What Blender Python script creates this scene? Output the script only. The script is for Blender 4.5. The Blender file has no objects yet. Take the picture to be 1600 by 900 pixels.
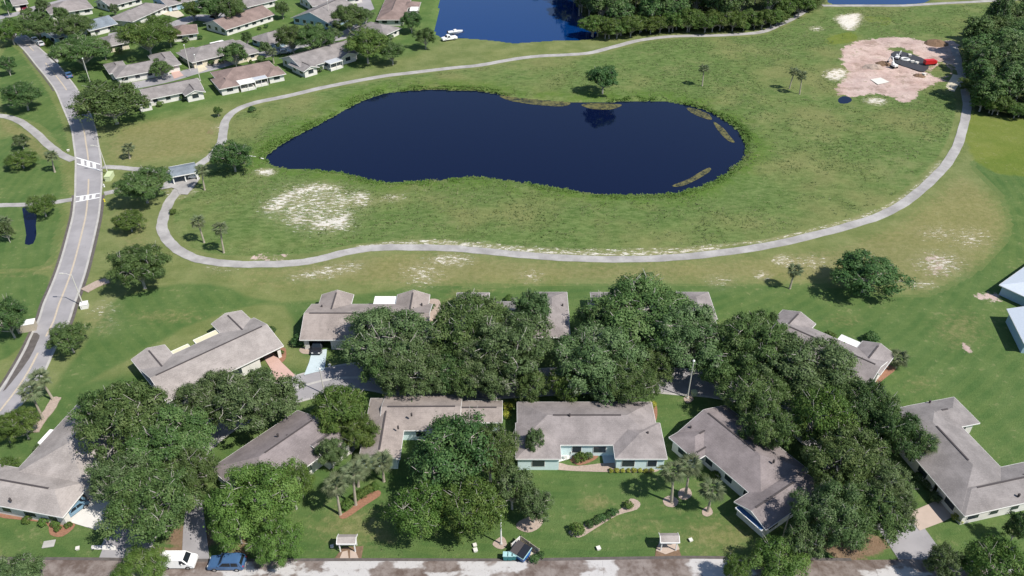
import bpy, bmesh, math, random
import numpy as np
from mathutils import Vector, Matrix
R_ = math.radians
scene = bpy.context.scene
C = scene.collection

# ------------------------------------------------------------ camera, sky, sun, exposure
CAM_H, FPX, PITCH = 92.0, 1250.0, R_(35.75)
cam_d = bpy.data.cameras.new('camera'); cam = bpy.data.objects.new('camera', cam_d); C.objects.link(cam)
cam.location = (0, 0, CAM_H); cam.rotation_euler = (math.pi/2 - PITCH, 0, 0)
cam_d.sensor_width = 36; cam_d.lens = 36*FPX/1600; cam_d.clip_end = 9000; cam_d.clip_start = 1
scene.camera = cam
SUN = Vector((0.53, -0.32, 0.79)).normalized()
world = bpy.data.worlds.new('World'); scene.world = world; world.use_nodes = True
wn = world.node_tree; wn.nodes.clear()
sky = wn.nodes.new('ShaderNodeTexSky'); sky.sky_type = 'NISHITA'; sky.sun_disc = False
sky.sun_elevation = math.asin(SUN.z); sky.sun_rotation = math.atan2(SUN.x, SUN.y)
sky.air_density = 1.0; sky.dust_density = 0.4; sky.ozone_density = 1.6
bg = wn.nodes.new('ShaderNodeBackground'); bg.inputs['Strength'].default_value = 0.10
wo = wn.nodes.new('ShaderNodeOutputWorld')
wn.links.new(sky.outputs[0], bg.inputs[0]); wn.links.new(bg.outputs[0], wo.inputs[0])
sd = bpy.data.lights.new('sun', 'SUN'); sd.energy = 4.7; sd.angle = R_(0.53); sd.color = (1.0, 0.95, 0.88)
so = bpy.data.objects.new('sun', sd); C.objects.link(so); so.rotation_euler = (-SUN).to_track_quat('-Z', 'Y').to_euler()
scene.view_settings.view_transform = 'Standard'; scene.view_settings.look = 'None'
scene.view_settings.exposure = 0.35; scene.view_settings.gamma = 1.0
try: scene.cycles.max_bounces = 6; scene.cycles.transparent_max_bounces = 4
except Exception: pass

# ------------------------------------------------------------ survey: where things stand on the land
def ray(px, py):
    v = py - 450.0
    return px - 800.0, FPX*math.sin(PITCH) + v*math.cos(PITCH), FPX*math.cos(PITCH) - v*math.sin(PITCH)
def G(px, py, z=0.0):
    u, D, F = ray(px, py); t = (CAM_H - z)/D
    return Vector((u*t, F*t, z))
def ppm(px, py, z=0.0):
    return ray(px, py)[1]/(CAM_H - z)

# ------------------------------------------------------------ helpers
def tag(o, label=None, cat=None, group=None, kind=None):
    if label: o['label'] = label
    if cat: o['category'] = cat
    if group: o['group'] = group
    if kind: o['kind'] = kind
    return o
def link(name, me, mat=None, parent=None, loc=None):
    o = bpy.data.objects.new(name, me); C.objects.link(o)
    if mat is not None and me is not None:
        if len(me.materials) == 0: me.materials.append(mat)
    if parent is not None: o.parent = parent
    if loc is not None: o.location = loc
    return o
def thing(name, label, cat, loc=(0, 0, 0), rz=0.0, group=None):
    o = bpy.data.objects.new(name, None); C.objects.link(o); o.empty_display_size = 0.5
    o.location = loc; o.rotation_euler = (0, 0, rz)
    return tag(o, label, cat, group)
class MB:
    def __init__(s): s.v = []; s.f = []
    def add(s, vs, fs):
        b = len(s.v); s.v += [tuple(p) for p in vs]; s.f += [tuple(i+b for i in f) for f in fs]; return s
    def box(s, x0, x1, y0, y1, z0, z1):
        return s.add([(x0,y0,z0),(x1,y0,z0),(x1,y1,z0),(x0,y1,z0),(x0,y0,z1),(x1,y0,z1),(x1,y1,z1),(x0,y1,z1)],
                     [(0,3,2,1),(4,5,6,7),(0,1,5,4),(1,2,6,5),(2,3,7,6),(3,0,4,7)])
    def beam(s, p, q, w, h, up=(0, 0, 1)):
        p = Vector(p); q = Vector(q); d = (q-p).normalized(); up = Vector(up)
        a = d.cross(up)
        if a.length < 1e-4: a = Vector((1, 0, 0))
        a.normalize(); b = a.cross(d).normalized()
        c = [(-w/2,-h/2),(w/2,-h/2),(w/2,h/2),(-w/2,h/2)]
        vs = [p+a*i+b*j for i, j in c] + [q+a*i+b*j for i, j in c]
        return s.add(vs, [(0,1,2,3),(7,6,5,4),(0,4,5,1),(1,5,6,2),(2,6,7,3),(3,7,4,0)])
    def tube(s, pts, rad, n=6, cap=True):
        pts = [Vector(p) for p in pts]; vs = []; fs = []
        for i, p in enumerate(pts):
            d = (pts[min(i+1, len(pts)-1)] - pts[max(i-1, 0)]).normalized()
            a = d.cross(Vector((0.13, 0.31, 1))) if abs(d.z) < 0.95 else d.cross(Vector((1, 0.1, 0)))
            a.normalize(); b = d.cross(a)
            for k in range(n):
                t = 2*math.pi*k/n; vs.append(p + (a*math.cos(t)+b*math.sin(t))*rad[i])
        for i in range(len(pts)-1):
            for k in range(n):
                k2 = (k+1) % n; fs.append((i*n+k, i*n+k2, (i+1)*n+k2, (i+1)*n+k))
        if cap: fs += [tuple(reversed(range(n))), tuple(range((len(pts)-1)*n, len(pts)*n))]
        return s.add(vs, fs)
    def prism(s, poly, z0, z1):
        n = len(poly)
        return s.add([(x, y, z0) for x, y in poly]+[(x, y, z1) for x, y in poly],
                     [tuple(reversed(range(n))), tuple(range(n, 2*n))]+[(i, (i+1) % n, (i+1) % n+n, i+n) for i in range(n)])
    def mesh(s, name='m'):
        me = bpy.data.meshes.new(name); me.from_pydata(s.v, [], s.f); me.update(); return me
    def build(s, name, mat, parent=None, loc=None):
        return link(name, s.mesh(name), mat, parent, loc)
def np_mesh(name, V, quads):
    me = bpy.data.meshes.new(name); n = len(V); m = len(quads); k = quads.shape[1]
    me.vertices.add(n); me.vertices.foreach_set('co', np.ascontiguousarray(V, dtype=np.float32).ravel())
    me.loops.add(m*k); me.loops.foreach_set('vertex_index', np.ascontiguousarray(quads, dtype=np.int32).ravel())
    me.polygons.add(m); me.polygons.foreach_set('loop_start', np.arange(0, m*k, k, dtype=np.int32))
    me.update(calc_edges=True); return me
def fattr(me, name, arr):
    a = me.attributes.new(name, 'FLOAT', 'POINT'); a.data.foreach_set('value', np.ascontiguousarray(arr, dtype=np.float32))
def crom(pts, per=6, closed=False):
    pts = [Vector(p) for p in pts]; n = len(pts); out = []
    for i in range(n if closed else n-1):
        if closed: a, b, c, d = pts[(i-1) % n], pts[i], pts[(i+1) % n], pts[(i+2) % n]
        else: a, b, c, d = pts[max(i-1, 0)], pts[i], pts[i+1], pts[min(i+2, n-1)]
        for k in range(per):
            t = k/per
            out.append(0.5*((2*b)+(c-a)*t+(2*a-5*b+4*c-d)*t*t+(3*b-a-3*c+d)*t*t*t))
    if not closed: out.append(pts[-1])
    return out

# ------------------------------------------------------------ materials
MATS = {}
class NT:
    def __init__(s, name):
        s.m = bpy.data.materials.new(name); s.m.use_nodes = True; s.t = s.m.node_tree; s.t.nodes.clear()
        s.out = s.t.nodes.new('ShaderNodeOutputMaterial'); MATS[name] = s.m
        g = s.t.nodes.new('ShaderNodeNewGeometry'); s.pos = g.outputs['Position']
    def n(s, t, **kw):
        x = s.t.nodes.new(t)
        for k, v in kw.items(): setattr(x, k, v)
        return x
    def lk(s, a, b): s.t.links.new(a, b)
    def put(s, sock, val):
        if hasattr(val, 'is_output'): s.lk(val, sock)
        else:
            if isinstance(val, tuple) and len(val) == 3 and sock.type == 'RGBA': val = val+(1,)
            sock.default_value = val
    def noise(s, scale, detail=4, rough=0.55, vec=None, w=0.0):
        x = s.n('ShaderNodeTexNoise'); x.inputs['Scale'].default_value = scale
        x.inputs['Detail'].default_value = detail; x.inputs['Roughness'].default_value = rough
        s.lk(vec if vec is not None else s.pos, x.inputs['Vector']); return x.outputs['Fac']
    def scl(s, v, off=(0, 0, 0), rz=0.0):
        x = s.n('ShaderNodeMapping'); s.lk(s.pos, x.inputs['Vector']); x.inputs['Scale'].default_value = v
        x.inputs['Location'].default_value = off; x.inputs['Rotation'].default_value = (0, 0, rz); return x.outputs[0]
    def math(s, op, a, b=0.0, c=0.0, clamp=False):
        x = s.n('ShaderNodeMath', operation=op, use_clamp=clamp)
        for i, q in enumerate((a, b, c)): s.put(x.inputs[i], q)
        return x.outputs[0]
    def ss(s, x, lo, hi):
        m = s.n('ShaderNodeMapRange', interpolation_type='SMOOTHSTEP'); s.put(m.inputs['Value'], x)
        m.inputs['From Min'].default_value = lo; m.inputs['From Max'].default_value = hi; return m.outputs[0]
    def mix(s, f, a, b, mode='MIX'):
        x = s.n('ShaderNodeMix', data_type='RGBA', blend_type=mode)
        s.put(x.inputs['Factor'], f); s.put(x.inputs['A'], a); s.put(x.inputs['B'], b); return x.outputs['Result']
    def att(s, name):
        x = s.n('ShaderNodeAttribute', attribute_name=name); return x.outputs['Fac']
    def bsdf(s, col, rough=0.8, spec=0.3, metal=0.0, bump=None, bd=0.3, bdist=0.1):
        b = s.n('ShaderNodeBsdfPrincipled'); s.put(b.inputs['Base Color'], col); s.put(b.inputs['Roughness'], rough)
        b.inputs['Specular IOR Level'].default_value = spec; b.inputs['Metallic'].default_value = metal
        if bump is not None:
            u = s.n('ShaderNodeBump'); u.inputs['Strength'].default_value = bd; u.inputs['Distance'].default_value = bdist
            s.lk(bump, u.inputs['Height']); s.lk(u.outputs[0], b.inputs['Normal'])
        s.lk(b.outputs[0], s.out.inputs[0]); return s.m
def plain(name, col, rough=0.6, spec=0.3, metal=0.0, var=0.12, scale=3.0):
    t = NT(name); d = tuple(c*(1-var) for c in col); l = tuple(min(1, c*(1+var)) for c in col)
    return t.bsdf(t.mix(t.noise(scale, 3), d, l), rough, spec, metal)
def shingle(name, col):
    t = NT(name)
    a = t.noise(0.35, 4); b = t.noise(1.3, 6, 0.8); c = t.noise(7.0, 3)
    k = tuple(x*0.78 for x in col); l = tuple(min(1, x*1.16) for x in col)
    q = t.mix(t.ss(a, 0.3, 0.7), k, l)
    q = t.mix(t.math('MULTIPLY', t.ss(b, 0.42, 0.68), 0.5), q, tuple(x*0.66 for x in col))
    q = t.mix(t.math('MULTIPLY', t.ss(c, 0.45, 0.7), 0.42), q, tuple(min(1, x*1.35) for x in col))
    zz = t.n('ShaderNodeSeparateXYZ'); t.lk(t.pos, zz.inputs[0])
    course = t.math('FRACT', t.math('MULTIPLY', zz.outputs['Z'], 9.0))
    q = t.mix(t.math('MULTIPLY', t.ss(course, 0.8, 1.0), 0.22), q, tuple(x*0.5 for x in col))
    return t.bsdf(q, 0.9, 0.15, bump=c, bd=0.3, bdist=0.03)
shingle('shingle_taupe', (0.258, 0.230, 0.222)); shingle('shingle_grey', (0.235, 0.215, 0.208))
shingle('shingle_mauve', (0.215, 0.186, 0.184)); shingle('shingle_warm', (0.285, 0.245, 0.222)); shingle('shingle_pale', (0.325, 0.292, 0.272)); shingle('shingle_brown', (0.225, 0.168, 0.150))
shingle('shingle_blue', (0.19, 0.22, 0.25)); shingle('shingle_dark', (0.15, 0.135, 0.13))
plain('metal_white_roof', (0.55, 0.60, 0.66), 0.45, 0.4); plain('porch_white', (0.78, 0.77, 0.74), 0.5)
plain('porch_cream', (0.62, 0.57, 0.40), 0.5); plain('porch_grey', (0.45, 0.47, 0.5), 0.5)
plain('trim_white', (0.74, 0.73, 0.70), 0.5); plain('wall_white', (0.62, 0.60, 0.56), 0.8, var=0.2, scale=0.8)
plain('wall_cream', (0.58, 0.52, 0.40), 0.8); plain('wall_blue', (0.34, 0.47, 0.56), 0.8)  # wall_blue also holds blue shade put into some walls' colour
plain('wall_aqua', (0.60, 0.72, 0.72), 0.8); plain('wall_grey', (0.40, 0.42, 0.44), 0.8); plain('wall_pink', (0.62, 0.46, 0.40), 0.8)
plain('glass', (0.03, 0.04, 0.05), 0.08, 0.6); plain('car_glass', (0.015, 0.02, 0.025), 0.05, 0.6)
plain('awning_blue', (0.05, 0.14, 0.30), 0.5); plain('dark_metal', (0.05, 0.05, 0.055), 0.5)
plain('vent_dark', (0.07, 0.06, 0.06), 0.8); plain('pole_grey', (0.55, 0.53, 0.48), 0.7); plain('pole_wood', (0.40, 0.35, 0.27), 0.85)
plain('paint_white_car', (0.78, 0.78, 0.77), 0.25, 0.5); plain('paint_blue_car', (0.055, 0.12, 0.24), 0.22, 0.6)
plain('paint_sky_car', (0.16, 0.27, 0.36), 0.22, 0.6); plain('paint_black_car', (0.02, 0.022, 0.028), 0.2, 0.6)
plain('paint_silver_car', (0.42, 0.44, 0.46), 0.25, 0.6); plain('paint_maroon_car', (0.16, 0.02, 0.04), 0.25, 0.6)
plain('tyre', (0.02, 0.02, 0.02), 0.9); plain('rim', (0.5, 0.5, 0.5), 0.3, 0.5, 0.6); plain('lamp_lens', (0.75, 0.75, 0.72), 0.15, 0.5)
plain('red_paint', (0.52, 0.02, 0.025), 0.4, 0.4); plain('blue_paint', (0.02, 0.10, 0.30), 0.35, 0.4); plain('teal_plastic', (0.02, 0.16, 0.17), 0.4)
plain('lid_pale', (0.35, 0.55, 0.55), 0.4); plain('cabinet_green', (0.50, 0.56, 0.33), 0.6); plain('yellow_paint', (0.65, 0.55, 0.05), 0.5)
plain('hydrant_white', (0.72, 0.72, 0.70), 0.5); plain('pipe_white', (0.75, 0.75, 0.72), 0.4)
plain('stone_white', (0.62, 0.60, 0.54), 0.8); plain('liner_black', (0.045, 0.045, 0.05), 0.6)

def leafmat(name, dark, mid, pale, trans=0.22, moss=0.0):
    t = NT(name); ti = t.att('tint')
    oi = t.n('ShaderNodeObjectInfo')
    c = t.mix(t.ss(ti, 0.1, 0.6), dark, mid); c = t.mix(t.ss(ti, 0.5, 0.92), c, pale)
    if moss: c = t.mix(t.math('MULTIPLY', t.ss(t.att('moss'), 1.0-moss, 1.0-moss+0.1), 0.85), c, (0.24, 0.255, 0.185))
    hs = t.n('ShaderNodeHueSaturation'); t.put(hs.inputs['Value'], t.math('MULTIPLY_ADD', oi.outputs['Random'], 0.26, 0.87))
    t.put(hs.inputs['Hue'], t.math('MULTIPLY_ADD', oi.outputs['Random'], 0.03, 0.485)); t.lk(c, hs.inputs['Color'])
    d = t.n('ShaderNodeBsdfPrincipled'); t.lk(hs.outputs[0], d.inputs['Base Color']); d.inputs['Roughness'].default_value = 0.55
    d.inputs['Specular IOR Level'].default_value = 0.25
    tr = t.n('ShaderNodeBsdfTranslucent'); t.lk(hs.outputs[0], tr.inputs[0])
    m = t.n('ShaderNodeMixShader'); m.inputs[0].default_value = trans
    t.lk(d.outputs[0], m.inputs[1]); t.lk(tr.outputs[0], m.inputs[2]); t.lk(m.outputs[0], t.out.inputs[0]); return t.m
leafmat('leaf_oak', (0.0653, 0.1162, 0.0335), (0.0975, 0.1637, 0.0464), (0.1485, 0.2112, 0.0724), 0.3, moss=0.04)
leafmat('leaf_moss', (0.0772, 0.1303, 0.0449), (0.1111, 0.1756, 0.0647), (0.1595, 0.2266, 0.0949), 0.3, moss=0.10)
leafmat('leaf_bright', (0.067, 0.1212, 0.0228), (0.0994, 0.1649, 0.0342), (0.1512, 0.2085, 0.0522), 0.3)
leafmat('leaf_lime', (0.081, 0.1421, 0.028), (0.1166, 0.1911, 0.04), (0.1674, 0.2401, 0.06), 0.3)
leafmat('leaf_dark', (0.0467, 0.1048, 0.0319), (0.069, 0.1419, 0.0408), (0.1113, 0.1851, 0.0585), 0.3)
leafmat('leaf_olive', (0.0712, 0.1188, 0.038), (0.1045, 0.1598, 0.057), (0.1568, 0.2106, 0.0902), 0.3, moss=0.06)
leafmat('leaf_yellow', (0.16, 0.19, 0.03), (0.30, 0.32, 0.04), (0.45, 0.42, 0.08))
leafmat('leaf_wood', (0.0594, 0.1187, 0.0348), (0.095, 0.1661, 0.0478), (0.1544, 0.2195, 0.0826), 0.3, moss=0.10)
leafmat('frond_green', (0.14, 0.185, 0.085), (0.19, 0.235, 0.125), (0.27, 0.30, 0.18), 0.35)
leafmat('grass_blade', (0.13, 0.180, 0.060), (0.175, 0.222, 0.085), (0.24, 0.265, 0.12), 0.45)
leafmat('reed_blade', (0.11, 0.19, 0.035), (0.15, 0.24, 0.05), (0.20, 0.27, 0.08), 0.45)
t = NT('bark_oak'); t.bsdf(t.mix(t.noise(1.3, 5), (0.20, 0.18, 0.155), (0.50, 0.48, 0.44)), 0.9, 0.1)
t = NT('bark_palm'); t.bsdf(t.mix(t.noise(1.0, 4, vec=t.scl((1, 1, 6))), (0.24, 0.21, 0.165), (0.46, 0.41, 0.33)), 0.9, 0.1)

# asphalt, concrete, paths
t = NT('asphalt')
a = t.noise(0.18, 5, 0.6); b = t.noise(9, 2); cr = t.noise(0.7, 6, 0.75)
q = t.mix(t.ss(a, 0.3, 0.7), (0.235, 0.225, 0.232), (0.325, 0.31, 0.318)); q = t.mix(t.math('MULTIPLY', t.ss(cr, 0.60, 0.72), 0.5), q, (0.14, 0.13, 0.13))
t.bsdf(t.mix(t.math('MULTIPLY', b, 0.25), q, (0.36, 0.35, 0.34)), 0.9, 0.2)
t = NT('path_concrete')
a = t.noise(0.25, 5, 0.6); b = t.noise(3, 3)
q = t.mix(t.ss(a, 0.3, 0.72), (0.27, 0.258, 0.25), (0.41, 0.395, 0.38)); t.bsdf(t.mix(t.math('MULTIPLY', t.ss(b, 0.5, 0.8), 0.4), q, (0.20, 0.19, 0.15)), 0.9, 0.2)
t = NT('street_concrete')
a = t.noise(0.16, 4, 0.5, vec=t.scl((0.8, 1.4, 1))); b = t.noise(0.5, 6, 0.7); c = t.noise(4, 3)
q = t.mix(t.noise(1.2, 4), (0.40, 0.385, 0.375), (0.50, 0.485, 0.47))
st = t.ss(t.math('ADD', a, t.math('MULTIPLY', t.math('SUBTRACT', b, 0.5), 0.20)), 0.415, 0.475)
q = t.mix(st, q, t.mix(t.ss(b, 0.35, 0.65), (0.115, 0.085, 0.07), (0.24, 0.205, 0.185)))
t.bsdf(t.mix(t.math('MULTIPLY', t.ss(c, 0.62, 0.7), 0.4), q, (0.10, 0.08, 0.07)), t.mix(st, (0.9,)*3, (0.55,)*3), 0.25)
plain('kerb_stone', (0.40, 0.385, 0.36), 0.85, var=0.3, scale=0.7); plain('gutter_dirt', (0.105, 0.092, 0.085), 0.9, var=0.5, scale=1.2)
plain('drive_pink', (0.50, 0.335, 0.285), 0.8, scale=1.0); plain('drive_blue', (0.47, 0.55, 0.57), 0.8, scale=1.0)
plain('drive_white', (0.60, 0.58, 0.54), 0.8, scale=1.0); plain('drive_beige', (0.43, 0.345, 0.285), 0.8, scale=1.0); plain('drive_tan', (0.52, 0.47, 0.36), 0.8, scale=1.0)
plain('mulch_red', (0.26, 0.135, 0.085), 0.95, var=0.45, scale=4); plain('mulch_pale', (0.36, 0.285, 0.235), 0.95, var=0.4, scale=4); plain('mulch_dark', (0.17, 0.11, 0.07), 0.95, var=0.5, scale=3)
plain('line_white', (0.72, 0.72, 0.70), 0.7, var=0.25, scale=3); plain('line_yellow', (0.46, 0.39, 0.30), 0.7, var=0.3, scale=3)
plain('joint_dark', (0.10, 0.08, 0.07), 0.9)
t = NT('water')
rip = t.noise(0.8, 3, 0.6); t.bsdf((0.0020, 0.0050, 0.025), 0.05, 0.30, bump=rip, bd=0.05, bdist=0.05)
t = NT('water_weed'); t.bsdf(t.mix(t.ss(t.noise(0.9, 6, 0.8), 0.36, 0.62), (0.012, 0.018, 0.02), (0.15, 0.14, 0.05)), 0.6, 0.2)
t = NT('lake_sky_blue')
t.bsdf((0.001, 0.025, 0.115), 0.05, 0.36, bump=t.noise(0.8, 3, 0.6), bd=0.05, bdist=0.05)  # grazing sky reflection put into the blue base colour
# ------------------------------------------------------------ land
def gpoly(pts, z=0.0, per=0):
    w = [G(x, y, z) for x, y in pts]
    return crom(w, per, True) if per else w
POND = gpoly([(420,247),(430,235),(455,218),(500,195),(545,170),(575,155),(610,145),(660,141),(700,141),(740,142),(775,147),(800,152),(850,157),(890,160),(940,160),(980,159),(1030,158),(1065,163),(1100,172),(1130,188),(1148,203),(1160,222),(1160,238),(1148,255),(1125,272),(1095,288),(1060,298),(1020,303),(985,303),(940,301),(900,296),(860,290),(820,283),(780,277),(745,275),(700,277),(650,281),(610,283),(575,278),(545,270),(510,265),(470,262),(435,258)], -0.4, 3)
POND2 = gpoly([(693,-45),(690,-10),(688,15),(682,42),(690,57),(730,59),(770,62),(800,66),(826,65),(870,62),(912,61),(930,52),(905,20),(890,-10),(880,-45),(780,-60)], -0.4, 3)
POND3 = gpoly([(1296,3),(1330,6),(1380,6),(1425,5),(1446,1),(1452,-12),(1400,-22),(1320,-20)], -0.4, 3)
POND4 = gpoly([(36,327),(44,325),(50,333),(58,338),(57,355),(58,368),(53,383),(40,384),(42,370),(39,350),(37,336)], -0.4, 2)
POND5 = gpoly([(1309,157),(1316,152),(1326,153),(1331,158),(1324,163),(1312,163)], -0.3, 2)
LOOP_A = [(1258,17),(1240,28),(1215,40),(1190,50),(1150,54),(1100,56),(1050,57),(1000,63),(960,73),(920,83),(880,86),(840,88),(800,93),(750,102),(700,107),(650,113),(600,119),(550,128),(500,138),(450,150),(410,158),(385,165),(365,175),(353,188),(349,205),(346,222),(332,242),(312,257),(296,266)]
LOOP_B = [(288,284),(278,298),(265,315),(257,335),(253,355),(260,372),(275,388),(300,402),(330,409),(370,413),(410,413),(450,412),(490,407),(530,397),(565,390),(600,387),(650,387),(700,388),(740,391),(800,397),(860,402),(930,405),(1000,405),(1060,402),(1120,396),(1200,384),(1270,368),(1330,352),(1380,335),(1420,312),(1455,282),(1480,255),(1497,225),(1507,190),(1511,165),(1508,145),(1503,120),(1497,95),(1490,72)]
LOOP_C = [(1640,-4),(1540,2),(1460,6),(1410,9),(1350,9),(1285,9)]
def spl(pts, per=4): return crom([G(*p) for p in pts], per)
wA, wB, wC = spl(LOOP_A), spl(LOOP_B), spl(LOOP_C)
inner = [140, 280]
xs = np.concatenate([[-4000, -1500, -700, -400, -320], np.arange(-270, 270.1, 0.75), [320, 400, 700, 1500, 4000]])
ys = np.concatenate([[-3000, -600, -100, 10, 40], np.arange(52, 400.1, 0.75), [430, 480, 600, 1000, 2500, 7000]])
GX, GY = np.meshgrid(xs, ys); NXg, NYg = len(xs), len(ys)
PX, PY = GX.ravel(), GY.ravel(); NV = len(PX)
def segdist(px, py, poly, closed):
    d2 = np.full(px.shape, 1e12); n = len(poly)
    for i in range(n if closed else n-1):
        a, b = poly[i], poly[(i+1) % n]; ex, ey = b[0]-a[0], b[1]-a[1]; L = ex*ex+ey*ey+1e-9
        t = np.clip(((px-a[0])*ex+(py-a[1])*ey)/L, 0, 1)
        d2 = np.minimum(d2, (px-a[0]-t*ex)**2+(py-a[1]-t*ey)**2)
    return np.sqrt(d2)
def sdf(poly, pad=30.0):
    poly = [(p[0], p[1]) for p in poly]; ax = [p[0] for p in poly]; ay = [p[1] for p in poly]
    out = np.full(NV, -pad)
    sel = np.where((PX > min(ax)-pad) & (PX < max(ax)+pad) & (PY > min(ay)-pad) & (PY < max(ay)+pad))[0]
    px, py = PX[sel], PY[sel]; ins = np.zeros(len(sel), bool); n = len(poly)
    for i in range(n):
        (x0, y0), (x1, y1) = poly[i], poly[(i+1) % n]
        if y0 == y1: continue
        c = ((y0 > py) != (y1 > py)) & (px < (x1-x0)*(py-y0)/(y1-y0)+x0); ins ^= c
    d = segdist(px, py, poly, True); out[sel] = np.maximum(np.where(ins, d, -d), -pad); return out
def band(poly, half, soft):
    ax = [p[0] for p in poly]; ay = [p[1] for p in poly]; k = half+soft
    sel = np.where((PX > min(ax)-k) & (PX < max(ax)+k) & (PY > min(ay)-k) & (PY < max(ay)+k))[0]
    out = np.zeros(NV); out[sel] = np.clip((half+soft-segdist(PX[sel], PY[sel], poly, False))/(2*soft), 0, 1); return out
def area(pts, soft, per=3, pad=None): return np.clip(0.5+sdf(gpoly(pts, 0, per), max(soft*1.1, 2))/(2*soft), 0, 1)
def blob(px, py, rx, ry, soft=1.5, ang=0.0):
    pts = [(px+rx*math.cos(t)*math.cos(ang)-ry*math.sin(t)*math.sin(ang), py+rx*math.cos(t)*math.sin(ang)+ry*math.sin(t)*math.cos(ang)) for t in np.linspace(0, 2*math.pi, 12, endpoint=False)]
    return area(pts, soft, 0)
def mx(*a):
    o = a[0]
    for b in a[1:]: o = np.maximum(o, b)
    return o
pond_sd = mx(sdf(POND, 12), sdf(POND2, 12), sdf(POND3, 12)); small_sd = mx(sdf(POND4, 4), sdf(POND5, 4))
ROUGH = [(360,185),(353,205),(350,240),(322,272),(300,300),(275,318),(266,340),(265,360),(280,380),(310,394),(360,400),(420,400),(480,396),(540,386),(600,378),(680,378),(760,383),(860,391),(950,394),(1060,390),(1140,381),(1220,369),(1300,348),(1360,326),(1410,298),(1445,268),(1470,240),(1487,205),(1495,165),(1485,130),(1478,90),(1485,60),(1530,45),(1620,20),(1620,6),(1500,8),(1400,11),(1290,12),(1262,20),(1240,32),(1200,52),(1150,58),(1050,61),(1005,67),(960,78),(920,87),(850,93),(800,98),(750,106),(650,117),(550,133),(450,155),(390,169)]
pathd = np.minimum(np.minimum(1-band(wA, 1.5, 1.5), 1-band(wB, 1.5, 1.5)), 1-band(wC, 1.5, 1.5))
rough = area(ROUGH, 3.0)*pathd
dirt = area([(1318,74),(1340,65),(1360,62),(1380,59),(1405,58),(1425,60),(1445,65),(1465,66),(1485,63),(1498,70),(1498,80),(1499,95),(1500,112),(1495,122),(1470,128),(1450,135),(1435,142),(1432,155),(1412,160),(1395,152),(1375,147),(1360,147),(1340,152),(1320,150),(1307,145),(1310,132),(1320,122),(1325,110),(1317,100),(1316,87)], 2.4)
dirt = np.maximum(dirt-area([(1452,108),(1470,98),(1485,104),(1490,115),(1478,121),(1455,120)], 1.5)-0.8*area([(1385,74),(1410,73),(1432,84),(1425,88),(1390,80)], 1.5), 0)
dirt = mx(dirt, 0.85*area([(420,405),(400,403),(420,398),(455,402),(445,407)], 1.2), 0.7*blob(1460,415,28,16,5), 0.8*blob(1545,463,22,8,2.5), 0.75*blob(1512,545,10,7,2))
sand = mx(0.5*area([(405,330),(440,292),(500,284),(560,295),(590,312),(560,330),(550,362),(480,366),(440,350)], 5), area([(410,325),(425,310),(450,298),(475,290),(500,287),(530,292),(520,299),(490,302),(462,312),(440,330),(420,332)], 2.8)*0.78,
          0.8*area([(455,330),(475,335),(475,350),(450,350)], 2.5), 0.85*area([(490,345),(520,338),(545,330),(548,345),(540,358),(510,360),(480,355)], 2.5),
          0.72*blob(563,311,18,13,3), 0.6*blob(615,310,18,6,2.5), 0.55*blob(535,312,10,6,2), blob(415,269,14,5,2), 0.75*blob(703,406,32,9,3),
          0.95*area([(1305,28),(1325,22),(1345,22),(1342,38),(1330,48),(1318,45)], 2), 0.8*blob(1275,45,8,3,1.5), 0.75*area([(1285,118),(1300,108),(1322,108),(1325,120),(1305,128)], 2), 0.8*blob(1368,158,18,6,2), 0.6*blob(1545,0,5,2),
          0.95*blob(1224,407,9,6,1.5), 0.55*blob(1265,410,32,12,4), 0.75*blob(1470,412,26,14,5), 0.6*blob(1515,372,25,14,5), 0.6*blob(1465,365,28,8,4), 0.7*blob(1440,445,22,5,2), 0.7*blob(512,424,55,8,3,-0.18), 0.6*blob(660,428,30,18,5), 0.6*blob(830,432,15,9,3), 0.55*blob(1125,440,20,9,3), 0.8*blob(1191,430,9,4,1.2),
          0.55*blob(160,483,18,10,4), 0.45*blob(170,505,12,14,4), 0.5*blob(345,420,25,6,3), 0.72*area([(262,300),(285,290),(305,298),(280,308)], 1.5), 0.62*blob(345,200,10,6,2))
def offs(poly, k): return [p+Vector((0, k, 0)) for p in poly]
iB = [G(x, y) for x, y in [(560,386),(600,382),(650,381),(700,381),(740,384),(800,390),(860,395),(930,397),(1000,397),(1060,394),(1120,388)]]
iB2 = [G(x, y) for x, y in [(560,386),(620,379),(680,376),(740,379),(800,386),(900,391),(980,391),(1060,389),(1130,383),(1200,376),(1270,360),(1330,344),(1380,327),(1420,302),(1450,276),(1470,252)]]
sand = mx(sand, 0.95*band(iB, 0.45, 0.9), 0.72*band(iB2, 0.4, 0.9))
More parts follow.
